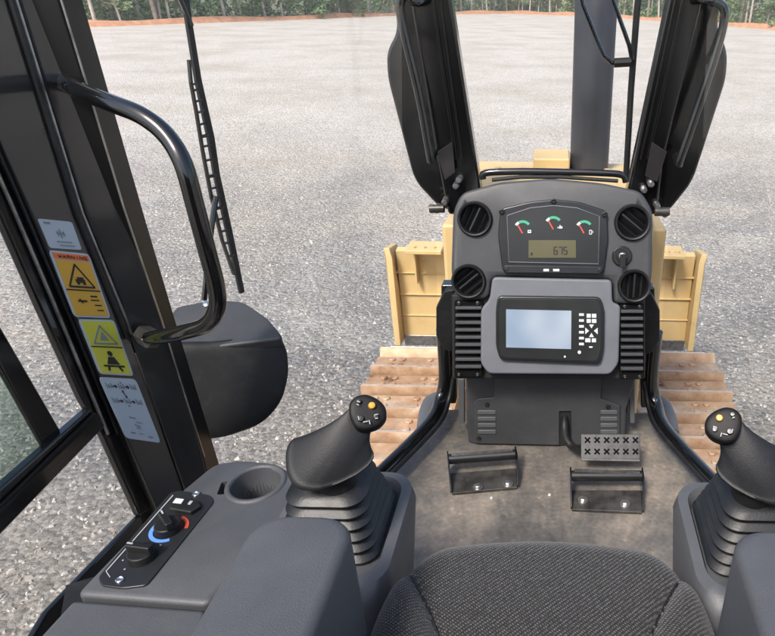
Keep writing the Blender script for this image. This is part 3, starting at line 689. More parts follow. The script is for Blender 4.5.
# ------------------------------------------------------------------ wipers
LW = vplane((-.75, 1.16), (-.39, 1.99))
w = empty('window_wiper', 'long black wiper on the left corner window beside the grab handle', 'wiper', LW.p(243, 293, -.03), 'wipers')
mb = MB(); mb.slab(LW, [(181, -20), (187, 20), (197, 83), (209, 140), (215, 175), (228, 235), (241, 294), (245, 292), (233.5, 235), (220, 173), (215, 138), (202, 80), (192, 18), (187, -20)], -.02, .008); mb.build('blade', 'rubber', w, bevel=.001)
mb = MB(); RL = [(190, 60), (192, 83), (197, 110), (203.5, 150), (212, 195), (223, 240), (235, 275)]
for (a_, b_), (c_, d_) in zip(RL, RL[1:]): mb.slab(LW, bar(a_, b_, c_, d_, 2.2), -.014, .006)
def lx(y, T):
    for (a_, b_), (c_, d_) in zip(T, T[1:]):
        if b_ <= y <= d_: return a_+(c_-a_)*(y-b_)/(d_-b_)
BLD = [(187, 20), (197, 83), (209, 140), (215, 175), (228, 235), (241, 294)]
for y in (84, 90, 101, 112, 124, 136, 146, 160, 176, 188, 198, 208, 219, 231, 243, 256): mb.slab(LW, bar(lx(y, RL), y+1, lx(y, BLD)+1.5, y-1, 3.2 if y in (136, 176, 208) else 2), -.0135, .005)
mb.build('bridge', 'paint_black', w)
mb = MB(); mb.tube([LW.p(204, 300, -.012), LW.p(206, 280, -.01), LW.p(211, 230, -.008), LW.p(216, 196, -.01)], .006, n=8); mb.build('arm', 'paint_black', w)
mb = MB(); mb.tube([LW.p(170, -25, -.02), LW.p(186, 12, -.018), LW.p(192, 26, -.016)], .004, n=8); mb.build('link', 'paint_black', w)
WP = Plane((0, 2.1, 0), (0, -1, 0))
w = empty('window_wiper', 'black wiper with hooked link arm in front of the exhaust stack', 'wiper', WP.p(626, 180), 'wipers')
mb = MB(); mb.tube([WP.p(641, -25), WP.p(637, 10), WP.p(631, 90), WP.p(626, 178)], .008, n=8, flat=1.5); mb.build('blade', 'rubber', w)
mb = MB(); mb.tube([WP.p(577, -20, .02), WP.p(583, 5, .02), WP.p(597, 40, .02), WP.p(604, 56, .02), WP.p(612, 63, .02), WP.p(629, 63, .02)], .007, n=8); mb.build('arm', 'paint_black', w)
mb = MB(); mb.tube([WP.p(607, -20, .02), WP.p(613, 0, .02), WP.p(629, 45, .02), WP.p(632, 60, .02)], .0065, n=8); mb.build('arm_rod', 'paint_black', w)
mb = MB(); mb.tube([WP.p(614, 63, .025), WP.p(631, 62, .025)], .014, n=10); mb.build('pivot', 'plastic_black', w)

def cut_with(body, cutters):
    for c_ in cutters: q = body.modifiers.new('cut', 'BOOLEAN'); q.object = c_; q.solver = 'EXACT'
    dg = bpy.context.evaluated_depsgraph_get(); nm_ = bpy.data.meshes.new_from_object(body.evaluated_get(dg))
    body.modifiers.clear(); body.data = nm_
    for c_ in cutters: bpy.data.objects.remove(c_)
    nm_.set_sharp_from_angle(angle=radians(35))
# ------------------------------------------------------------------ dashboard
DC = at(549, 318, d=1.95)
DA = Plane(DC, (0, -cos(radians(18)), sin(radians(18))))
PXM = 1.95/FPX
db = empty('dashboard', 'dark grey dashboard console with round vents, gauges and slatted side grilles', 'dashboard', (0, 1.85, FL))
up = C5([(66, 120), (90, 66), (200, 36), (350, 24), (500, 38), (612, 62), (645, 118), (644, 290), (636, 350), (612, 380), (560, 388), (532, 384), (528, 316), (178, 308), (170, 372), (110, 376), (72, 352), (60, 300)])
mb = MB(); mb.slab(DA, rnd(up, 8), 0, .16); uh = mb.build('upper_housing', 'plastic_dash', db, bevel=.012, seg=4)
lo = C5([(180, 310), (526, 318), (528, 384), (551, 392), (546, 560), (522, 592), (168, 590), (146, 560), (147, 402), (172, 374)])
mb = MB(); mb.slab(DA, rnd(lo, 5), .012, .12); mb.build('screen_surround', 'plastic_grey', db, bevel=.007, seg=3)
# backing column behind
mb = MB(); mb.slab(DA, C5([(62, 360), (622, 372), (622, 606), (64, 604)]), -.03, .1); mb.build('core', 'plastic_black', db, bevel=.006)
# grilles
for x0, x1, y0, y1 in ((70, 152, 378, 600), (549, 620, 388, 606)):
    gr = MB(); gr.slab(DA, C5([(x0, y0), (x1, y0), (x1, y1), (x0, y1)]), -.012, .03); g_ = gr.build('side_grille', 'matt_black', db, bevel=.004)
    for k in range(9):
        yy = y0+24+(y1-y0-52)*k/8; sl = MB(); sl.slab(DA, C5([(x0+3, yy-7), (x1-3, yy-7), (x1-3, yy+2), (x0+3, yy+2)]), .006, .02); sl.build('slat', 'plastic_dash', g_, bevel=.002)
    for (sx, sy) in ((x0+14, y0+7), (x1-14, y0+7), (x0+14, y1-9), (x1-14, y1-9)):
        sc_ = MB(); (cx, cy), = C5([(sx, sy)]); sc_.lathe(DA.p(cx, cy, -.012), DA.n, [(.006, 0), (.006, .006), (.003, .007), (0, .005)], n=10); sc_.build('screw', 'bezel', g_)
# vents
VENTS = ((130, 142, 50, 65), (585, 152, 52, -38), (112, 322, 50, 40), (590, 335, 48, 88))
cs_ = []
for (x, y, r, a_) in VENTS:
    (cx, cy), = C5([(x, y)]); q_ = MB(); q_.lathe(DA.p(cx, cy, 0), DA.n, [(r*.3458*PXM*.85, -.034), (r*.3458*PXM*.85, .03)], n=40); cs_.append(q_.build('cutter', 'plastic_black'))
cut_with(uh, cs_)
for (x, y, r, ang) in ((130, 142, 50, 65), (585, 152, 52, -38), (112, 322, 50, 40), (590, 335, 48, 88)):
    (cx, cy), = C5([(x, y)]); c = DA.p(cx, cy, 0); rw = r*.3458*PXM
    v = MB(); v.lathe(c, DA.n, [(rw*1.0, -.01), (rw*1.0, .006), (rw*.92, .014), (rw*.84, .012), (rw*.78, -.002), (rw*.78, -.03), (rw*.5, -.0305)], n=40, cap=False); vr = v.build('air_vent', 'plastic_black', db, smooth=50)
    v = MB(); v.lathe(c, DA.n, [(rw*.8, -.03), (0, -.029)], n=30)
    v.build('vent_well', 'plastic_black', vr)
    a = radians(ang); ud = DA.u*cos(a)+DA.v*sin(a); vd = DA.n.cross(ud)
    for k in (-.45, -.15, .15, .45):
        L = rw*.76*sqrt(1-k*k*1.5); f = MB(); f.obox(c+vd*(k*rw*1.25)-DA.n*.008, ud, L*.97, (vd*.75+DA.n*.8), .009, (DA.n*.75-vd*.8), .0012); f.build('vane', 'bezel', vr)
    f = MB(); f.obox(c-DA.n*.001, ud, rw*.7, vd, .003, DA.n, .003); f.build('vane_bar', 'bezel', vr, bevel=.001)
# instrument cluster
cb = C5([(203, 112), (285, 92), (357, 84), (432, 92), (512, 118), (516, 200), (502, 302), (210, 297), (196, 190)])
mb = MB(); mb.slab(DA, rnd(cb, 5), .014, .03); cl = mb.build('instrument_cluster', 'bezel', db, bevel=.005, seg=3)
face = C5([(223, 132), (290, 110), (357, 103), (425, 110), (490, 134), (487, 272), (228, 266)])
mb = MB(); mb.slab(DA, face, .0155, .001); mb.build('gauge_face', 'gauge_face', cl)
rim = MB(); fo = [DA.p(x, y, .016) for x, y in face]; rim.tube(fo+[fo[0]], .0016, n=6); rim.build('lens_rim', 'chrome' if False else 'plastic_grey', cl)
for (x, y, ic) in ((268, 172, 0), (357, 160, 1), (446, 172, 2)):
    (cx, cy), = C5([(x, y)]); gg = MB()
    o_, i_ = arc(cx, cy, 9.2, 38, 118, 2.6); strip(gg, DA, o_, i_, .0168)
    ga = gg.build('gauge', 'green_mark', cl)
    gg = MB(); o_, i_ = arc(cx, cy, 9.2, 120, 148, 2.6, 4); strip(gg, DA, o_, i_, .0168); gg.build('gauge_end', 'white_mark', ga)
    gg = MB(); gg.slab(DA, bar(cx-.2, cy+4, cx-5, cy-4.6, 1.3), .0178, .0008); gg.build('needle', 'red_mark', ga)
    gg = MB()
    if ic == 0: L = [rect(cx+5, cy+.5, cx+8.5, cy+1.3), rect(cx+5, cy+2.2, cx+8.5, cy+3.6), rect(cx+5, cy+1.2, cx+5.8, cy+3), rect(cx+7.6, cy+1.2, cx+8.4, cy+3)]
    elif ic == 1: L = [rect(cx+5.5, cy+1, cx+9, cy+3.2), rect(cx+6.2, cy-.4, cx+7, cy+1), rect(cx+4, cy+1.6, cx+4.8, cy+3)]
    else: L = [rect(cx+5, cy+.5, cx+7.6, cy+1.2), rect(cx+5, cy+1.2, cx+5.6, cy+5), rect(cx+7, cy+1.2, cx+7.6, cy+5), rect(cx+5.6, cy+4.4, cx+7, cy+5), rect(cx+8.2, cy+1.4, cx+8.8, cy+3.6)]
    for i, q in enumerate(L): gg.slab(DA, q, .0172+i*.00003, .0008)
    gg.build('icon', 'white_mark', ga)
mb = MB(); mb.slab(DA, C5(rect(285, 203, 422, 254)), .0172, .001); lc = mb.build('lcd_display', 'lcd', cl)
mb = MB(); x0 = 554
for i, ch in enumerate('675'): seven(mb, DA, ch, x0+i*4.9, 247.2, 3.2, 7, .018, 0, 1.15)
mb.slab(DA, rect(530.6, 252.5, 532.6, 255.5), .018, .0006)
mb.build('digits', 'ink', lc)
mb = MB(); mb.slab(DA, rnd(C5([(214, 276), (498, 280), (494, 300), (218, 297)]), 1), .02, .01); bb = mb.build('lower_bar', 'panel_label', cl, bevel=.002)
mb = MB(); mb.slab(DA, C5(rect(328, 286, 344, 293)), .0206, .0008); mb.slab(DA, C5(rect(356, 286, 374, 293)), .0206, .0008); mb.build('bar_marks', 'white_mark', bb)
for (x, y) in ((208, 121), (357, 91), (505, 129), (222, 286), (491, 290)):
    (cx, cy), = C5([(x, y)]); s_ = MB(); s_.lathe(DA.p(cx, cy, .013), DA.n, [(.009, 0), (.009, .006), (.005, .008), (.004, .004), (0, .004)], n=14); s_.build('screw', 'plastic_black', cl)
# ignition
(cx, cy), = C5([(555, 249)]); c = DA.p(cx, cy, 0)
mb = MB(); mb.lathe(c, DA.n, [(.031, -.005), (.031, .004), (.027, .007), (.018, .007), (.017, .012), (0, .012)], n=28); ig = mb.build('ignition_switch', 'plastic_black', db)
mb = MB(); mb.lathe(c, DA.n, [(.011, .01), (.011, .018), (.008, .02), (0, .02)], n=16); mb.build('key_barrel', 'steel_worn', ig)
mb = MB(); mb.obox(c-DA.v*.012+DA.n*.03, DA.u, .009, DA.v, .02, DA.n, .0025); mb.build('key', 'plastic_black', ig, bevel=.002)
mb = MB(); o_, i_ = arc(cx, cy, 9.3, 30, 150, .9); strip(mb, DA, o_, i_, .006); mb.build('switch_marks', 'grey_mark', ig)
# bar on top of dash
mb = MB(); TP = Plane((0, 1.96, 0), (0, -1, 0))
mb.tube([TP.p(483, 179), TP.p(486, 173), TP.p(520, 171.5), TP.p(560, 172), TP.p(600, 173), TP.p(622, 175), TP.p(626, 182)], .011, n=12, smooth=4)
tag(mb.build('dash_rail', 'paint_black'), 'black bar running across just above the dashboard top', 'rail')
mb = MB(); mb.tube([TP.p(492, 180, .01), TP.p(520, 177, .01), TP.p(560, 177, .01), TP.p(618, 181, .01)], .006, n=10)
tag(mb.build('cable', 'rubber'), 'thin black cable lying along the top edge of the dashboard', 'cable')
# lower cover panel
LPn = Plane((0, 1.79, FL+.1), (0, -cos(radians(6)), sin(radians(6))))
mb = MB(); mb.slab(LPn, C7([(118, -12), (704, -8), (690, 40), (662, 130), (656, 246), (640, 254), (150, 252), (128, 244), (122, 120)]), -.012, .12); mb.build('lower_body', 'plastic_dash', db, bevel=.008, seg=3)
fc = C7([(217, -6), (576, -2), (576, 98), (600, 106), (640, 122), (640, 250), (476, 254), (476, 140), (436, 140), (436, 254), (150, 248), (148, 112), (162, 98), (217, 93)])
mb = MB(); mb.slab(LPn, fc, .0, .01); fc_ = mb.build('front_cover', 'plastic_dash', db, bevel=.003)
mb = MB(); mb.slab(LPn, C7(rect(434, 140, 478, 253)), -.009, .003); mb.build('pedal_slot', 'panel_label', db)
for x0, x1 in ((160, 222), (574, 632)):
    for k in range(4):
        y = 137+k*22; s_ = MB(); s_.slab(LPn, rnd(C7(rect(x0, y, x1, y+13)), 1.5), .004, .006); s_.build('louvre', 'plastic_pod', fc_, bevel=.002)
for (x, y) in ((235, 12), (562, 18), (192, 116), (600, 124), (164, 230)):
    (cx, cy), = C7([(x, y)]); s_ = MB(); s_.lathe(LPn.p(cx, cy, 0), LPn.n, [(.008, 0), (.008, .004), (.004, .005), (0, .003)], n=12); s_.build('screw', 'plastic_black', fc_)
for x0, x1 in ((92, 116), (668, 690)):
    s_ = MB(); s_.slab(LPn, C7([(x0, 30), (x1, 30), (x1, 180), (x0+6, 180)]), -.06, .02); s_.build('side_strut', 'plastic_pod', db, bevel=.003)

# ------------------------------------------------------------------ display monitor
mn = empty('display_monitor', 'black framed screen lit pale blue with keypad, in middle of dashboard', 'monitor', DA.p(549, 362, .02))
mb = MB(); mb.slab(DA, rnd(C5([(196, 364), (494, 368), (505, 405), (503, 520), (492, 563), (202, 551), (190, 510), (190, 402)]), 5), .03, .03); bz = mb.build('bezel', 'bezel', mn, bevel=.006, seg=3)
mb = MB(); mb.slab(DA, rnd(C5([(205, 372), (486, 376), (496, 408), (494, 518), (484, 553), (208, 543), (199, 508), (199, 404)]), 4), .0315, .002); mb.build('face_plate', 'gauge_face', mn, bevel=.001)
mb = MB(); mb.slab(DA, C5([(220, 403), (409, 407), (408, 518), (220, 513)]), .0325, .0015); sc_ = mb.build('screen', 'screen', mn)
kx = []
for k in range(6): kx.append(rect(431, 414+k*17, 445, 421+k*17))
kx += [rect(453, 415, 465, 426), rect(468, 415, 481, 426), rect(453, 430, 465, 441), rect(468, 430, 481, 441), rect(449, 486, 464, 497), rect(468, 486, 480, 497), rect(460, 509, 470, 513)]
kx += [[(460, 446), (474, 446), (467, 457)], [(460, 482), (474, 482), (467, 470)], [(449, 455), (449, 474), (460, 464)], [(485, 455), (485, 474), (474, 464)]]
for q in kx: b = MB(); b.slab(DA, C5([(x, y+(x-357)*.01) for x, y in q]), .0338, .002); b.build('button', 'white_mark', mn)
for x, y, r in ((432, 527, 5), (390, 540, 3)):
    (cx, cy), = C5([(x, y)]); b = MB(); b.slab(DA, circ(cx, cy, r*.3458, 12), .0335, .002); b.build('button', 'white_mark', mn)

# ------------------------------------------------------------------ pedals and foot rests
def footrest(TL, TR, BR, BL, label):
    # TL.. corners of base on floor; roller raised
    z = FL
    a, b, c, d = [at(*p, z=z+.012) for p in (BL, BR, TR, TL)]
    root = empty('foot_rest', label, 'foot rest', (a+b+c+d)/4-V3((0, 0, .012)), 'foot rests on the cab floor')
    mb = MB(); q = [a, b, c, d]; mb.prism(q, [p-V3((0, 0, .01)) for p in q]); mb.build('base_plate', 'worn_plate', root, bevel=.002)
    ux = (b-a).normalized(); uy = (d-a).normalized()
    t0 = d+uy*.01+V3((0, 0, .05)); t1 = c+uy*.01+V3((0, 0, .05))
    mb = MB(); mb.tube([t0, t1], .017, n=16); mb.build('roller', 'rubber', root, bevel=.002)
    mb = MB(); mb.obox((t0+t1)/2+V3((0, .0, .017)), ux, (t1-t0).length*.46, uy, .006, (0, 0, 1), .0015); mb.build('worn_strip', 'steel_worn', root)
    for e, f in ((a, d), (b, c)):
        m_ = MB(); m_.prism([e, f+uy*.025, f+uy*.03+V3((0, 0, .068)), f-uy*.012+V3((0, 0, .062)), e+V3((0, 0, .008))], [p+ux*(.005 if e is b else -.005) for p in (e, f+uy*.025, f+uy*.03+V3((0, 0, .068)), f-uy*.012+V3((0, 0, .062)), e+V3((0, 0, .008)))]); m_.build('side_plate', 'paint_black', root, bevel=.001)
    return root, a, b, c, d
def bolt_(root, p):
    q = at(*p, z=FL+.014); m_ = MB(); m_.lathe(q, (0, 0, 1), [(.016, -.002), (.016, .003), (.0155, .0035), (.0, .0036)], n=20); w_ = m_.build('washer', 'steel_worn', root)
    m_ = MB(); m_.lathe(q+V3((0, 0, .003)), (0, 0, 1), [(.009, 0), (.009, .005), (.0075, .0065), (0, .0065)], n=6); m_.build('bolt_head', 'steel_worn', root)
r_, *_x = footrest((450, 473), (516, 468), (517, 487), (452, 493), 'black roller foot rest bolted to floor, left of the pedal')
bolt_(r_, (478, 487)); bolt_(r_, (508, 484))
r_, *_x = footrest((571, 490), (641, 490), (642, 512), (572, 509), 'black roller foot rest bolted to floor, right one below the pedal')
bolt_(r_, (583, 500)); bolt_(r_, (625, 504))
pd = empty('foot_pedal', 'grey metal pedal plate with rows of x shaped grips', 'pedal', at(610, 460, z=FL+.05))
PP = Plane(at(610, 447, z=FL+.1), (0, -.75, .66))
mb = MB(); mb.slab(PP, [(581, 434), (640, 434), (640, 459), (581, 459)], 0, .006); mb.build('pedal_plate', 'pedal_metal', pd, bevel=.002)
mb = MB(); mb.slab(PP, [(581, 458), (640, 459), (640, 461.5), (581, 460.5)], .001, .016); mb.build('pedal_lip', 'worn_plate', pd, bevel=.001)
mb = MB(); i = 0
for r in range(2):
    for c in range(6):
        x, y = 587.5+c*9.6, 440+r*11.5
        for s_ in (-1, 1): mb.slab(PP, bar(x-2.6, y-2.6*s_, x+2.6, y+2.6*s_, 1.7), .0015+(s_+1)*.0002, .002)
mb.build('grip_pattern', 'matt_black', pd)
mb = MB(); mb.tube([LPn.p(565, 413, -.03), LPn.p(564.5, 425, .01), LPn.p(566, 438, .03), LPn.p(573, 447, .055), PP.p(584, 450, -.012)], .013, n=12, smooth=4); mb.build('pedal_arm', 'plastic_black', pd, smooth=50)
for i, (x, y) in enumerate(((491.5, 498), (549.5, 495))):
    mb = MB(); mb.lathe(at(x, y, z=FL), (0, 0, 1), [(.005, 0), (.004, .003), (0, .0035)], n=10)
    tag(mb.build('floor_stud', 'white_mark'), 'tiny pale stud in the floor %s' % ('just below the left foot rest' if i == 0 else 'between the two foot rests'), 'stud', 'studs in the cab floor')

# ------------------------------------------------------------------ seat
se = empty('operator_seat', 'black flecked fabric seat cushion between the two armrests', 'seat', (0, .45, D(1.0)))
mb = MB(); NX, NY = 90, 70; ST = D(.735)
def seat_out(v):      # half width at param f
    return v
grid = {}
vs = []; fs = []
HW = .232
def seam_x(y): return .115+.062*max(0, (y-.47)/.15)**1.5
def front_y(x): return .738 - .035*abs(x/HW)**2.2 - .11*max(0, abs(x)/HW-.62)**2/.144
for j in range(NY+1):
    for i in range(NX+1):
        u = -1+2*i/NX; v = j/NY
        hw = HW*(1-.10*max(0, (v-.72)/.28)**2)
        # concentrate samples near borders
        uu = sin(u*pi/2); vv = sin(v*pi/2)
        x = hw*uu; y = .05+(front_y(x)-.05)*vv
        ex = hw-abs(x); ey = front_y(x)-y
        e = min(ex, ey) if False else (1/((1/max(ex, 1e-4))**3+(1/max(ey, 1e-4))**3))**(1/3)
        Rr = .05; t = min(e/Rr, 1); drop = .055*(1-sqrt(max(0, 1-(1-t)**2)))
        xs = seam_x(y)
        gdist = abs(abs(x)-xs); groove = (.009*math.exp(-(gdist/.005)**2)+.003*math.exp(-(gdist/.016)**2))*min(1, e/.04)
        bol = .016*max(0, min(1, (abs(x)-xs)/.035))**.8*(1-.3*max(0, (y-.5)/.2)) + .004*math.exp(-(x/.09)**2)
        z = ST+bol-groove-drop-.012*max(0, (y-.45)/.27)**2
        vs.append((x, y, z))
for j in range(NY):
    for i in range(NX): a = j*(NX+1)+i; fs.append((a, a+1, a+NX+2, a+NX+1))
# skirt
bidx = [i for i in range(NX+1)]+[(j)*(NX+1)+NX for j in range(1, NY+1)]+[NY*(NX+1)+i for i in range(NX-1, -1, -1)]+[j*(NX+1) for j in range(NY-1, 0, -1)]
k0 = len(vs)
for lvl in range(2):
    for b in bidx: x, y, z = vs[b]; vs.append((x*(1-.03*lvl), .05+(y-.05)*(1-.02*lvl), ST-.085-.05*lvl))
nb = len(bidx)
for i in range(nb):
    j = (i+1) % nb; fs.append((bidx[i], bidx[j], k0+j, k0+i)); fs.append((k0+i, k0+j, k0+nb+j, k0+nb+i))
fs.append(tuple(k0+nb+i for i in range(nb)))
mb.add(vs, fs); mb.build('cushion', 'seat_fabric', se, smooth=70)
for s_ in (-1, 1):
    pth = []
    for k in range(24):
        y = .2+k*.02; x = seam_x(y)
        if x > .195: break
        pth.append(V3((s_*x, y, ST-.0085-.012*max(0, (y-.45)/.27)**2)))
    mb = MB(); mb.tube(pth, .0022, n=8); mb.build('piping', 'rubber', se)
mb = MB(); mb.box((-.2, .05, FL+.02), (.2, .62, ST-.13)); mb.build('pedestal', 'plastic_black', se, bevel=.03, seg=3)

# ------------------------------------------------------------------ armrests, lever pods
def rbox(x0, x1, y0, y1, z, r, n=6, rf=None):
    pts = []
    for cx, cy, a0 in ((x1-r, y1-r, 0), (x0+r, y1-r, 90), (x0+r, y0+r, 180), (x1-r, y0+r, 270)):
        for k in range(n+1): a = radians(a0+90*k/n); pts.append(V3((cx+r*cos(a), cy+r*sin(a), z)))
    return pts
def side_parts(s_):
    mir = s_ > 0; sh = (-.006, 0, -.01) if mir else (0, 0, 0)
    kw = dict(mirror=mir, shift=sh)
    S = 'right' if mir else 'left'
    f = lambda v: (V3((-v.x, v.y, v.z)) if mir else V3(v)) + V3(sh)
    # armrest
    zt = D(.55)
    root = empty('armrest', 'padded grey armrest %s' % ('right of the seat, cut by the photo edge' if mir else 'left of the seat, beside the console with the cup holder'), 'armrest', f(V3((-.28, .3, zt-.2))), 'armrests beside the seat')
    mb = MB(); R_ = []
    for ins, dz, r in ((.012, -.2, .03), (.004, -.19, .04), (0, -.17, .045), (0, -.013, .045), (.002, -.007, .045), (.006, -.002, .045), (.012, 0, .045), (.05, .003, .01)):
        R_.append(rbox(-.342+ins, -.2225-ins, .02+ins, .562-ins, zt+dz, max(r*.85-ins*.5, .005)))
    mb.loft(R_); mb.build('pad', 'plastic_arm', root, smooth=60, **kw)
    mb = MB(); mb.box((-.325, .02, zt-.3), (-.24, .5, zt-.2)); mb.build('support', 'plastic_black', root, bevel=.01, **kw)
    # pod
    root = empty('control_lever', 'black control lever with yellow thumb button and bellows boot, %s of the seat' % S, 'control lever', f(V3((-.34, .78, D(1.1)))), 'control levers either side of the seat')
    mb = MB(); R_ = []
    for (x0, x1, y0, y1, z, r) in ((-.42, -.26, .5, .78, D(1.3), .04), (-.43, -.25, .52, .82, D(1.1), .045), (-.44, -.238, .56, .87, D(.92), .05), (-.445, -.23, .62, .9, D(.8), .055), (-.44, -.236, .64, .895, D(.775), .05), (-.425, -.252, .66, .88, D(.772), .04), (-.42, -.26, .67, .87, D(.79), .035)):
        R_.append(rbox(x0, x1, y0, y1, z, r))
    mb.loft(R_); mb.build('pod_housing', 'plastic_pod', root, smooth=50, **kw)
    # bellows
    mb = MB(); R_ = []; NB = 6
    for k in range(NB*4+1):
        t = k/(NB*4); ph = k % 4
        gx = (0, .8, 1, .55)[ph]*.010
        x0 = -.40+.02*t; x1 = -.268-.014*t; y0 = .7+.012*t; y1 = .858-.06*t; z = D(.79)+.125*t
        y1 += 0; R_.append(rbox(x0-gx, x1+gx, y0-gx, y1+gx, z+.0*t, .03))
    R_.append(rbox(-.365, -.30, .735, .785, D(.66), .02)); R_.append(rbox(-.35, -.315, .745, .77, D(.655), .012))
    mb.loft(R_); mb.build('boot', 'rubber', root, smooth=42, **kw)
    mb = MB(); mb.tube([at(345, 502, d=.985), at(338, 484, d=.965), at(334, 468, d=.95)], [.034, .03, .03], n=20); mb.build('stem', 'plastic_black', root, smooth=60, **kw)
    GP = Plane(at(330, 460, d=.93), (.12, -.62, .78))
    rim = rnd([(302, 438.5), (295, 437), (288, 443), (285, 454), (286, 472), (291, 483), (299, 489.5), (316, 491), (338, 484), (357, 475), (370, 465), (375, 455), (370, 445), (358, 440), (330, 436)], 4, 4)
    neck = circ(364, 415, 15.5, 40)
    def polar(pts, cx, cy, a):
        dx, dy = cos(a), sin(a); best = 0
        for q0, q1 in zip(pts, pts[1:]+pts[:1]):
            ex, ey = q1[0]-q0[0], q1[1]-q0[1]; den = dx*ey-dy*ex
            if abs(den) < 1e-9: continue
            tt = ((q0[0]-cx)*ey-(q0[1]-cy)*ex)/den; uu = ((q0[0]-cx)*dy-(q0[1]-cy)*dx)/den
            if tt > 0 and -1e-6 <= uu <= 1+1e-6: best = max(best, tt)
        return cx+dx*best, cy+dy*best
    NA = 56
    HN0 = ((CAM-at(364, 415, d=.93)).normalized()+V3((.25, 0, .25))).normalized(); NP = Plane(at(364, 415, d=.935), HN0)
    C0 = GP.p(331, 462); C1 = NP.p(364, 415)
    A0 = [GP.p(*polar(rim, 331, 462, 2*pi*k/NA))-C0 for k in range(NA)]; A1 = [NP.p(*polar(neck, 364, 415, 2*pi*k/NA))-C1 for k in range(NA)]
    R_ = [[C0-GP.n*.012+v*.8 for v in A0], [C0-GP.n*.007+v*.96 for v in A0], [C0-GP.n*.002+v*1.0 for v in A0], [C0+GP.n*.002+v*.985 for v in A0]]
    for k in range(1, 19):
        t_ = k/18; s1 = 1-(1-t_)**1.75; up_ = sin(t_*pi)*.006
        c_ = C0.lerp(C1, t_**1.05)+GP.n*up_
        R_.append([c_+a0.lerp(a1, s1)*(1-.0*t_) for a0, a1 in zip(A0, A1)])
    mb = MB(); mb.loft(R_); mb.build('grip', 'grip', root, smooth=80, **kw)
    hc = at(367.5, 412, d=.912); HN = ((CAM-hc).normalized()+V3((0, 0, .25))).normalized(); HPn = Plane(hc, HN)
    mb = MB(); ho = rnd([(349, 403), (356, 396), (366, 394), (378, 399), (386, 407), (387, 418), (379, 427), (366, 431), (356, 429), (349, 416)], 5, 4)
    mb.dome(HPn, ho, (367.5, 412), .006, .026, p=4, rings=6); hd_ = mb.build('thumb_panel', 'button_black', root, smooth=60, **kw)
    def btn(nm, x, y, r, mat, h=.006):
        b = MB(); b.lathe(HPn.p(x, y, .005), HN, [(r, 0), (r, h*.7), (r*.8, h), (0, h*1.05)], n=18); b.build(nm, mat, hd_, **kw)
    btn('yellow_button', 372 if not mir else 372, 406, .0052, 'yellow_button', .007)
    btn('rocker', 359, 402, .0036, 'bezel'); btn('rocker', 376, 417, .004, 'bezel'); btn('rocker', 361, 419, .0045, 'bezel')
    b = MB()
    for (x0, y0, x1, y1) in ((357, 401, 360, 402), (356.5, 404, 359, 405), (374, 415, 378, 414), (375, 418.5, 378, 418), (358, 416, 359, 420), (363, 422, 368, 421), (369, 420, 370, 424)): b.slab(HPn, bar(x0, y0, x1, y1, .8), .0125, .002)
    b.build('button_marks', 'grey_mark', hd_, **kw)
side_parts(-1); side_parts(1)

# ------------------------------------------------------------------ left side console
sc = empty('side_console', 'grey plastic side console with cup holder and control panel beside the door', 'side console', (-.6, .7, D(1.1)))
ZP = Plane((0, 0, D(.8)), (0, 0, 1), up=(0, 1, 0))
mb = MB(); out = rnd([(214, 463), (240, 459), (274, 462), (293, 472), (302, 490), (292, 508), (262, 546), (207, 604), (75, 594), (150, 516)], 9, 6)
mb.slab(ZP, out, 0, .3); body = mb.build('console_body', 'plastic_side', sc, bevel=.012, seg=4)
# boolean the cup well
cut = MB(); cc = ZP.p(256, 483.5); rc = .043
cut.lathe(cc-V3((0, 0, .085)), (0, 0, 1), [(rc*.92, 0), (rc, .1), (rc, .13)], n=40)
cb_ = cut.build('cutter', 'plastic_black')
cut2 = MB(); c2 = ZP.p(231, 487); cut2.obox(c2-V3((0, 0, .02)), (1, .2, 0), .02, (-.2, 1, 0), .017, (0, 0, 1), .03); cb2 = cut2.build('cutter', 'plastic_black', bevel=.004)
cut_with(body, [cb_, cb2])
mb = MB(); mb.lathe(cc, (0, 0, 1), [(rc+.011, -.006), (rc+.009, .002), (rc+.005, .0045), (rc+.0005, .003), (rc-.001, -.004), (rc-.003, -.08), (rc-.006, -.082), (0.0, -.082)], n=48, cap=False); cw = mb.build('cup_well', 'plastic_side', sc, smooth=60)
mb = MB(); out2 = [(73, 599), (206, 609), (203, 650), (150, 700), (20, 700), (26, 650)]
mb.slab(ZP, out2, -.004, .3); mb.build('rear_lid', 'plastic_side', sc, bevel=.008, seg=3)
mb = MB(); mb.slab(ZP, [(66, 585), (150, 560), (230, 590), (215, 625), (60, 620)], -.02, .2); mb.build('seam_filler', 'plastic_black', sc)
mb = MB(); mb.slab(ZP, [(212, 588), (232, 572), (262, 545), (300, 500), (300, 540), (240, 620), (215, 660), (205, 650)], -.1, .2); mb.build('inner_side', 'plastic_black', sc, bevel=.01)
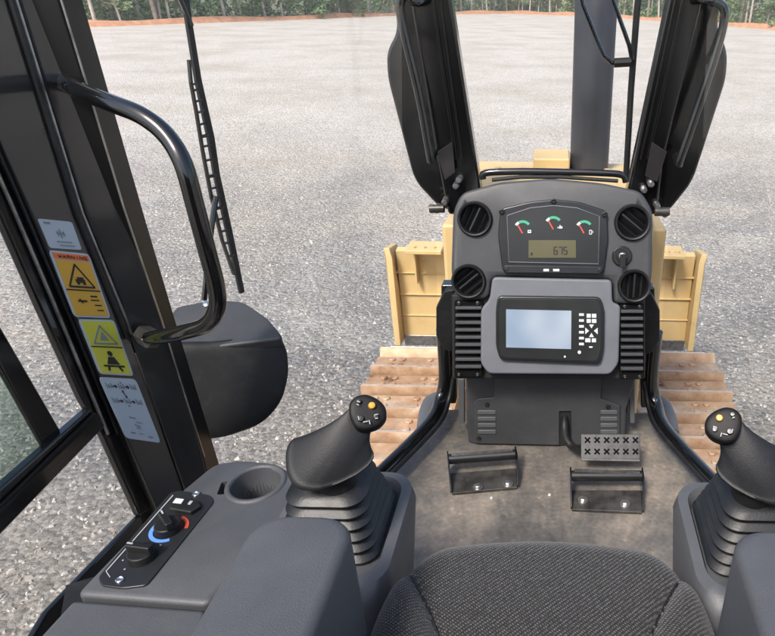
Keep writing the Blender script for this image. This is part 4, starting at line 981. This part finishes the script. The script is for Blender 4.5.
# control panel
def pp(dz): return Plane((0, 0, D(.8)+dz), (0, 0, 1), up=(0, 1, 0))
cpnl = rnd([(97.5, 577), (101, 585), (122, 588), (146, 585), (153, 577), (214, 501), (210, 494.5), (180, 490), (170, 492)], 4, 4)
mb = MB(); mb.slab(ZP, cpnl, .0035, .006); cp = mb.build('control_panel', 'panel_label', sc, bevel=.002)
mb = MB(); inn = [(108, 573), (174, 494.5)]; mb.slab(ZP, bar(106, 571, 173, 495, .9), .0042, .0006); mb.slab(ZP, bar(106, 571, 110, 577, .9), .00425, .0006); mb.build('panel_line', 'grey_mark', cp)
def warc(c, r, w, a0, a1, z, n=14):
    m_ = MB()
    for k in range(n):
        A0, A1 = radians(a0+(a1-a0)*k/n), radians(a0+(a1-a0)*(k+1)/n)
        q = [c+V3((cos(a)*rr_, sin(a)*rr_, z)) for a, rr_ in ((A0, r), (A1, r), (A1, r-w), (A0, r-w))]
        m_.prism(q, [p-V3((0, 0, .0006)) for p in q])
    return m_
for i, (x, y, ang) in enumerate(((169, 529, 135), (143, 557, 172))):
    c = ZP.p(x, y, .0035); mb = MB()
    mb.lathe(c, (0, 0, 1), [(.021, 0), (.021, .003), (.0195, .012), (.018, .0135), (0, .0135)], n=32); kb = mb.build('knob', 'plastic_black', cp)
    a = radians(ang); mb = MB(); mb.obox(c+V3((0, 0, .019)), (cos(a), sin(a), 0), .0205, (-sin(a), cos(a), 0), .0055, (0, 0, 1), .008); mb.build('knob_grip', 'bezel', kb, bevel=.0025)
    mb = MB(); mb.obox(c+V3((cos(a)*.014, sin(a)*.014, .0275)), (cos(a), sin(a), 0), .005, (-sin(a), cos(a), 0), .0012, (0, 0, 1), .0006); mb.build('pointer', 'grey_mark', kb)
    if i == 0:
        warc(c, .0295, .006, 150, 300, .0008).build('cold_arc', 'blue_mark', cp); warc(c, .0295, .0055, 5, 75, .0008).build('hot_arc', 'red_mark', cp)
    else:
        m_ = MB()
        for k in range(5):
            a = radians(60+k*45); p = c+V3((cos(a)*.028, sin(a)*.028, .0004)); m_.lathe(p, (0, 0, 1), [(.0013, -.0005), (.0013, .0003), (0, .0004)], n=8)
        m_.build('speed_dots', 'grey_mark', cp)
mb = MB(); mb.slab(ZP, [(174, 497), (197, 500), (201, 505), (190, 512), (168, 508)], .012, .01); rk = mb.build('rocker_switch', 'plastic_black', cp, bevel=.003)
mb = MB(); mb.slab(ZP, [(176, 498), (184, 499), (181, 503.5), (172.5, 502.5)], .0128, .0008); mb.build('switch_mark', 'white_mark', rk)
mb = MB(); mb.slab(ZP, [(190, 500.5), (193, 501), (190, 504.5), (187.5, 504)], .0128, .0008); mb.build('switch_mark', 'grey_mark', rk)
for x, y in ((120, 580), (196, 494.5)):
    mb = MB(); mb.lathe(ZP.p(x, y, .0035), (0, 0, 1), [(.006, 0), (.006, .002), (.0045, .003), (.003, .0015), (0, .0015)], n=14); mb.build('screw', 'chrome', cp)

# ------------------------------------------------------------------ air
mt = bpy.data.materials.new('haze'); mt.use_nodes = True; t = mt.node_tree; t.nodes.clear(); o_ = t.nodes.new('ShaderNodeOutputMaterial')
pv = t.nodes.new('ShaderNodeVolumePrincipled'); pv.inputs['Color'].default_value = (.93, .94, .95, 1); pv.inputs['Density'].default_value = .0011; pv.inputs['Anisotropy'].default_value = .1
t.links.new(pv.outputs[0], o_.inputs['Volume']); MATS['haze'] = mt
mb = MB(); mb.box((-330, -230, -1.1), (330, 190, 24)); tag(mb.build('haze', 'haze'), 'thin pale air over the lot and the far trees', 'haze', kind='stuff')
# ------------------------------------------------------------------ world and sun
SUN_EL, SUN_AZ = radians(52), radians(205)
w = bpy.data.worlds.new('World'); scn.world = w; w.use_nodes = True
t = w.node_tree; bg = t.nodes['Background']; sk = t.nodes.new('ShaderNodeTexSky'); sk.sky_type = 'NISHITA'; sk.sun_disc = False
sk.sun_elevation = SUN_EL; sk.sun_rotation = SUN_AZ; sk.air_density = 1.0; sk.dust_density = 3.0; sk.ozone_density = 1.0
t.links.new(sk.outputs[0], bg.inputs[0]); bg.inputs[1].default_value = .115
sl = bpy.data.lights.new('sun', 'SUN'); sl.energy = 2.1; sl.angle = radians(12); sl.color = (1, .94, .86)
so = bpy.data.objects.new('sun', sl); COL.objects.link(so)
# direction to the sun: Nishita rotation 0 = +Y, turning clockwise seen from above
dv = V3((sin(SUN_AZ)*cos(SUN_EL), cos(SUN_AZ)*cos(SUN_EL), sin(SUN_EL)))
so.rotation_euler = dv.to_track_quat('Z', 'Y').to_euler()
scn.view_settings.view_transform = 'Standard'; scn.view_settings.look = 'None'; scn.view_settings.exposure = 1.22; scn.view_settings.gamma = 1
scn.cycles.max_bounces = 8; scn.cycles.transparent_max_bounces = 16
